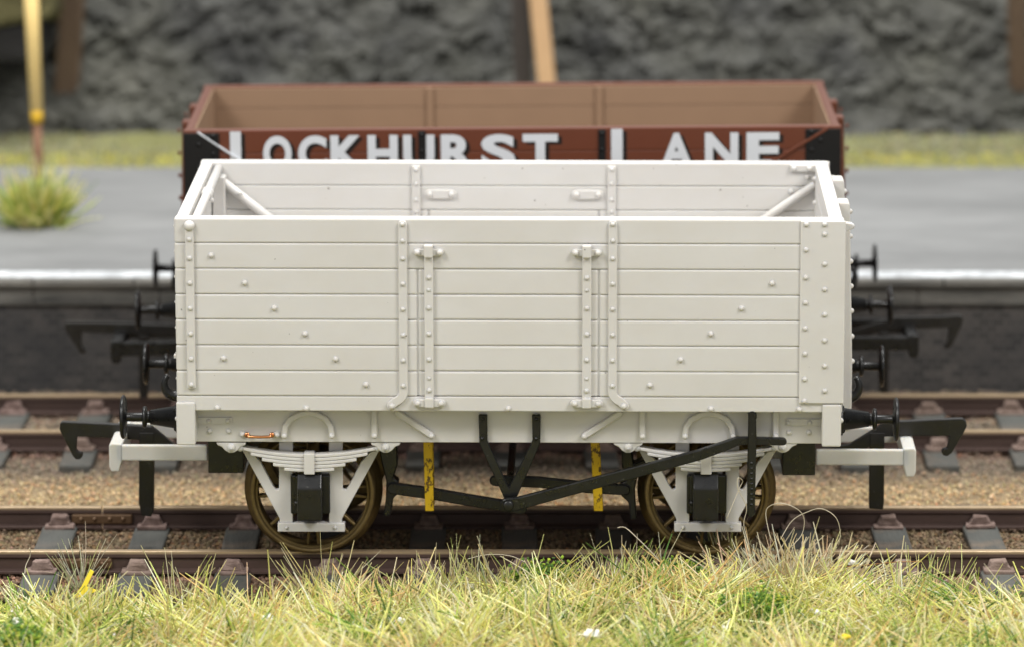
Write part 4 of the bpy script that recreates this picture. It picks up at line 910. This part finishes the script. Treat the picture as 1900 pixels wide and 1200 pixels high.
# moss (ground foam) clumps
def foam(c, r, n_, label):
    v, f, cc = [], [], []; t = new(); bmesh.ops.create_icosphere(t, subdivisions=1, radius=1); V0 = np.array([q.co[:] for q in t.verts]); F0 = np.array([[q.index for q in ff.verts] for ff in t.faces]); t.free()
    n_ = n_*3; p = rng.normal(size=(n_, 3))*np.array(r)*0.55; p[:, 2] = np.abs(p[:, 2]); s = rng.uniform(0.007, 0.019, n_)
    V = (V0[None]*rng.uniform(0.6, 1.4, (n_, len(V0), 1)))*s[:, None, None]+p[:, None]
    Fc = (F0[None]+(np.arange(n_)*len(V0))[:, None, None]).reshape(-1, 3); col = pick(n_, [((0.26, 0.38, 0.035), 3), ((0.40, 0.46, 0.05), 1.5), ((0.09, 0.19, 0.025), 4), ((0.14, 0.26, 0.07), 2)])
    o = obj('moss_clump', array_mesh('moss_clump', V.reshape(-1, 3), Fc, np.repeat(col, len(V0), 0)), M_STONE); o.location = c; return tag(o, label, 'moss', 'foam moss clumps in the grass', 'stuff')
foam(gpt(1255, 1075, -0.14), (0.22, 0.13, 0.13), 900, 'dark green moss clump beside the blond straw tuft')
foam(gpt(1010, 1085, -0.17), (0.26, 0.12, 0.16), 900, 'bright yellow green moss clump below the brake hanger of the white wagon')
foam(gpt(40, 1196, 0.12), (0.16, 0.12, 0.14), 700, 'deep green moss clump in the bottom corner of the grass under the spiky tuft')
foam(gpt(1400, 1130, 0.05), (0.26, 0.14, 0.12), 700, 'flat green moss patch in front of the blond straw tuft')
# loose long fibres
def fibre(pts, label, r=0.0042, Y=-1.9, mat=None, name='loose_fibre'):
    P_ = [p3(px, py, Y+0.05*math.sin(k*1.3)) for k, (px, py) in enumerate(pts)]; out = []
    for i in range(len(P_)-1):
        p0, p1, p2, p3_ = P_[max(i-1, 0)], P_[i], P_[i+1], P_[min(i+2, len(P_)-1)]
        for k in range(6):
            u = k/6; out.append(0.5*((2*p1)+(p2-p0)*u+(2*p0-5*p1+4*p2-p3_)*u*u+(3*p1-p0-3*p2+p3_)*u**3))
    out.append(P_[-1]); bm = new(); tube(bm, out, r, 5); return tag(obj(name, bm, mat or M_HAIR), label, 'fibre', 'stray fibres in the grass')
fibre([(1430, 1000), (1421, 955), (1428, 938), (1452, 933), (1480, 944), (1492, 962), (1488, 990), (1470, 1012)], 'pale hair fibre arching in a narrow loop by the right wheel')
fibre([(1448, 1000), (1470, 965), (1500, 948), (1525, 943), (1550, 958), (1559, 985), (1556, 1010)], 'pale hair fibre arching in a wide bow over the blond straw tuft')
fibre([(1348, 962), (1372, 905), (1378, 892), (1370, 886), (1369, 905), (1385, 940), (1380, 972), (1390, 1010)], 'pale kinked fibre hanging before the right axle guard')
fibre([(1146, 978), (1160, 978), (1180, 995), (1215, 1030), (1250, 1070)], 'pale straight fibre slanting down below the right wheel of the white wagon', 0.005)
fibre([(868, 1036), (905, 1028), (945, 1030), (975, 1042)], 'pale thin fibre curving low over the near rail')
fibre([(55, 1016), (56, 1030), (48, 1048), (46, 1064)], 'short curved fibre against the near rail web beside a rusty chair')
fibre([(487, 1125), (520, 1129), (560, 1135), (603, 1146)], 'dark straight twig lying on the near grass', 0.011, -2.7, M_TWIG, 'dark_twig')
fibre([(545, 1138), (560, 1133), (577, 1127)], 'short dark twig crossing the longer dark twig', 0.009, -2.72, M_TWIG, 'dark_twig')
fibre([(1540, 1052), (1600, 1048), (1660, 1042), (1710, 1041)], 'long brown fibre lying along the web of the near rail', 0.005, -1.6, M_LEAF)
# flakes, crumbs, leaf
def flake(pts, Y, mat, name, label, cat, group=None):
    bm = new(); q = [WORLD.M(px, py, Y) for px, py in pts]; prism(bm, q, Y-0.012, Y+0.012, 0.004, 1)
    for v in bm.verts: v.co.y += 0.5*(v.co.z-q[0][1])
    return tag(obj(name, bm, mat), label, cat, group)
flake([(133, 1111), (150, 1090), (165, 1062), (172, 1066), (160, 1090), (182, 1097), (160, 1104)], -2.15, M_FLAKE, 'yellow_leaf', 'bright yellow branched leaf below the small spiky tuft', 'leaf', 'yellow leaf scraps')
flake([(436, 1172), (455, 1155), (476, 1137), (478, 1143), (460, 1163), (441, 1176)], -3.0, M_FLAKE, 'yellow_leaf', 'bright yellow slanting leaf strip in front of the dark twig', 'leaf', 'yellow leaf scraps')
flake([(1303, 1178), (1313, 1160), (1328, 1151), (1332, 1155), (1322, 1168), (1312, 1180)], -3.6, M_LEAF, 'dry_leaf', 'curled brown dry leaf scrap lying in the grass', 'leaf')
def crumb(px, py, z, r, label):
    bm = new(); bmesh.ops.create_icosphere(bm, subdivisions=2, radius=r)
    for v in bm.verts: v.co = Vector((v.co.x*1.15, v.co.y, v.co.z*0.85))*(1+0.55*noise.noise(v.co*28+Vector((px, 0, 0)))+0.3*noise.noise(v.co*70+Vector((0, px, 0))))
    o = obj('white_crumb', bm, M_CRUMB); o.location = gpt(px, py, z); return tag(o, label, 'crumb', 'white crumbs on the grass')
crumb(1097, 1176, 0.12, 0.065, 'largest white crumb low in the grass below the green moss clumps')
crumb(498, 1146, 0.08, 0.05, 'white crumb beside the dark twig')
crumb(878, 1088, 0.0, 0.05, 'white crumb on top of the pale straw tuft')
crumb(742, 1152, 0.08, 0.045, 'white crumb in the grass between dark twig and largest crumb')
crumb(1580, 1043, 0.0, 0.036, 'white crumb at the side of the blond straw tuft')
crumb(1444, 1088, 0.05, 0.03, 'small white crumb in front of the blond straw tuft')
crumb(32, 1152, 0.08, 0.045, 'white crumb near the deep green moss corner')
crumb(1516, 1136, 0.1, 0.034, 'white crumb in the grass above the yellow flower')
n = 260; cx = rng.uniform(-5.5, 5.2, n); cy = rng.uniform(-4.4, -1.8, n); V0 = np.array([[1, 0, 0], [-1, 0, 0], [0, 1, 0], [0, -1, 0], [0, 0, 1], [0, 0, -1]], float); F0 = np.array([[0, 2, 4], [2, 1, 4], [1, 3, 4], [3, 0, 4], [2, 0, 5], [1, 2, 5], [3, 1, 5], [0, 3, 5]])
V = V0[None]*rng.uniform(0.5, 1.4, (n, 6, 1))*rng.uniform(0.010, 0.036, n)[:, None, None]+np.stack([cx, cy, ground_z(cx, cy)+rng.uniform(0.12, 0.26, n)], 1)[:, None]
tag(obj('seed_specks', array_mesh('seed_specks', V.reshape(-1, 3), (F0[None]+(np.arange(n)*6)[:, None, None]).reshape(-1, 3)), M_CRUMB), kind='stuff')
t = thing('yellow_flower', 'tiny yellow flower head in the grass at the bottom edge', 'flower', Matrix.Translation(gpt(1567, 1182, 0.1)))
bm = new()
for k in range(40):
    a = random.uniform(0, 6.28); r_ = random.uniform(0, 0.05); dome(bm, (r_*math.cos(a), r_*math.sin(a), 0.02*(1-r_/0.05)), 0.016, (math.cos(a)*r_*8, math.sin(a)*r_*8, 1), 1.2, 6, 2)
obj('flower_head', bm, M_FLAKE, t)
bm = new(); tube(bm, [(0, 0, 0.01), (0.02, 0.01, -0.3)], 0.008, 6); obj('stalk', bm, plain('flower_stalk_green', (0.2, 0.3, 0.06, 1)), t)
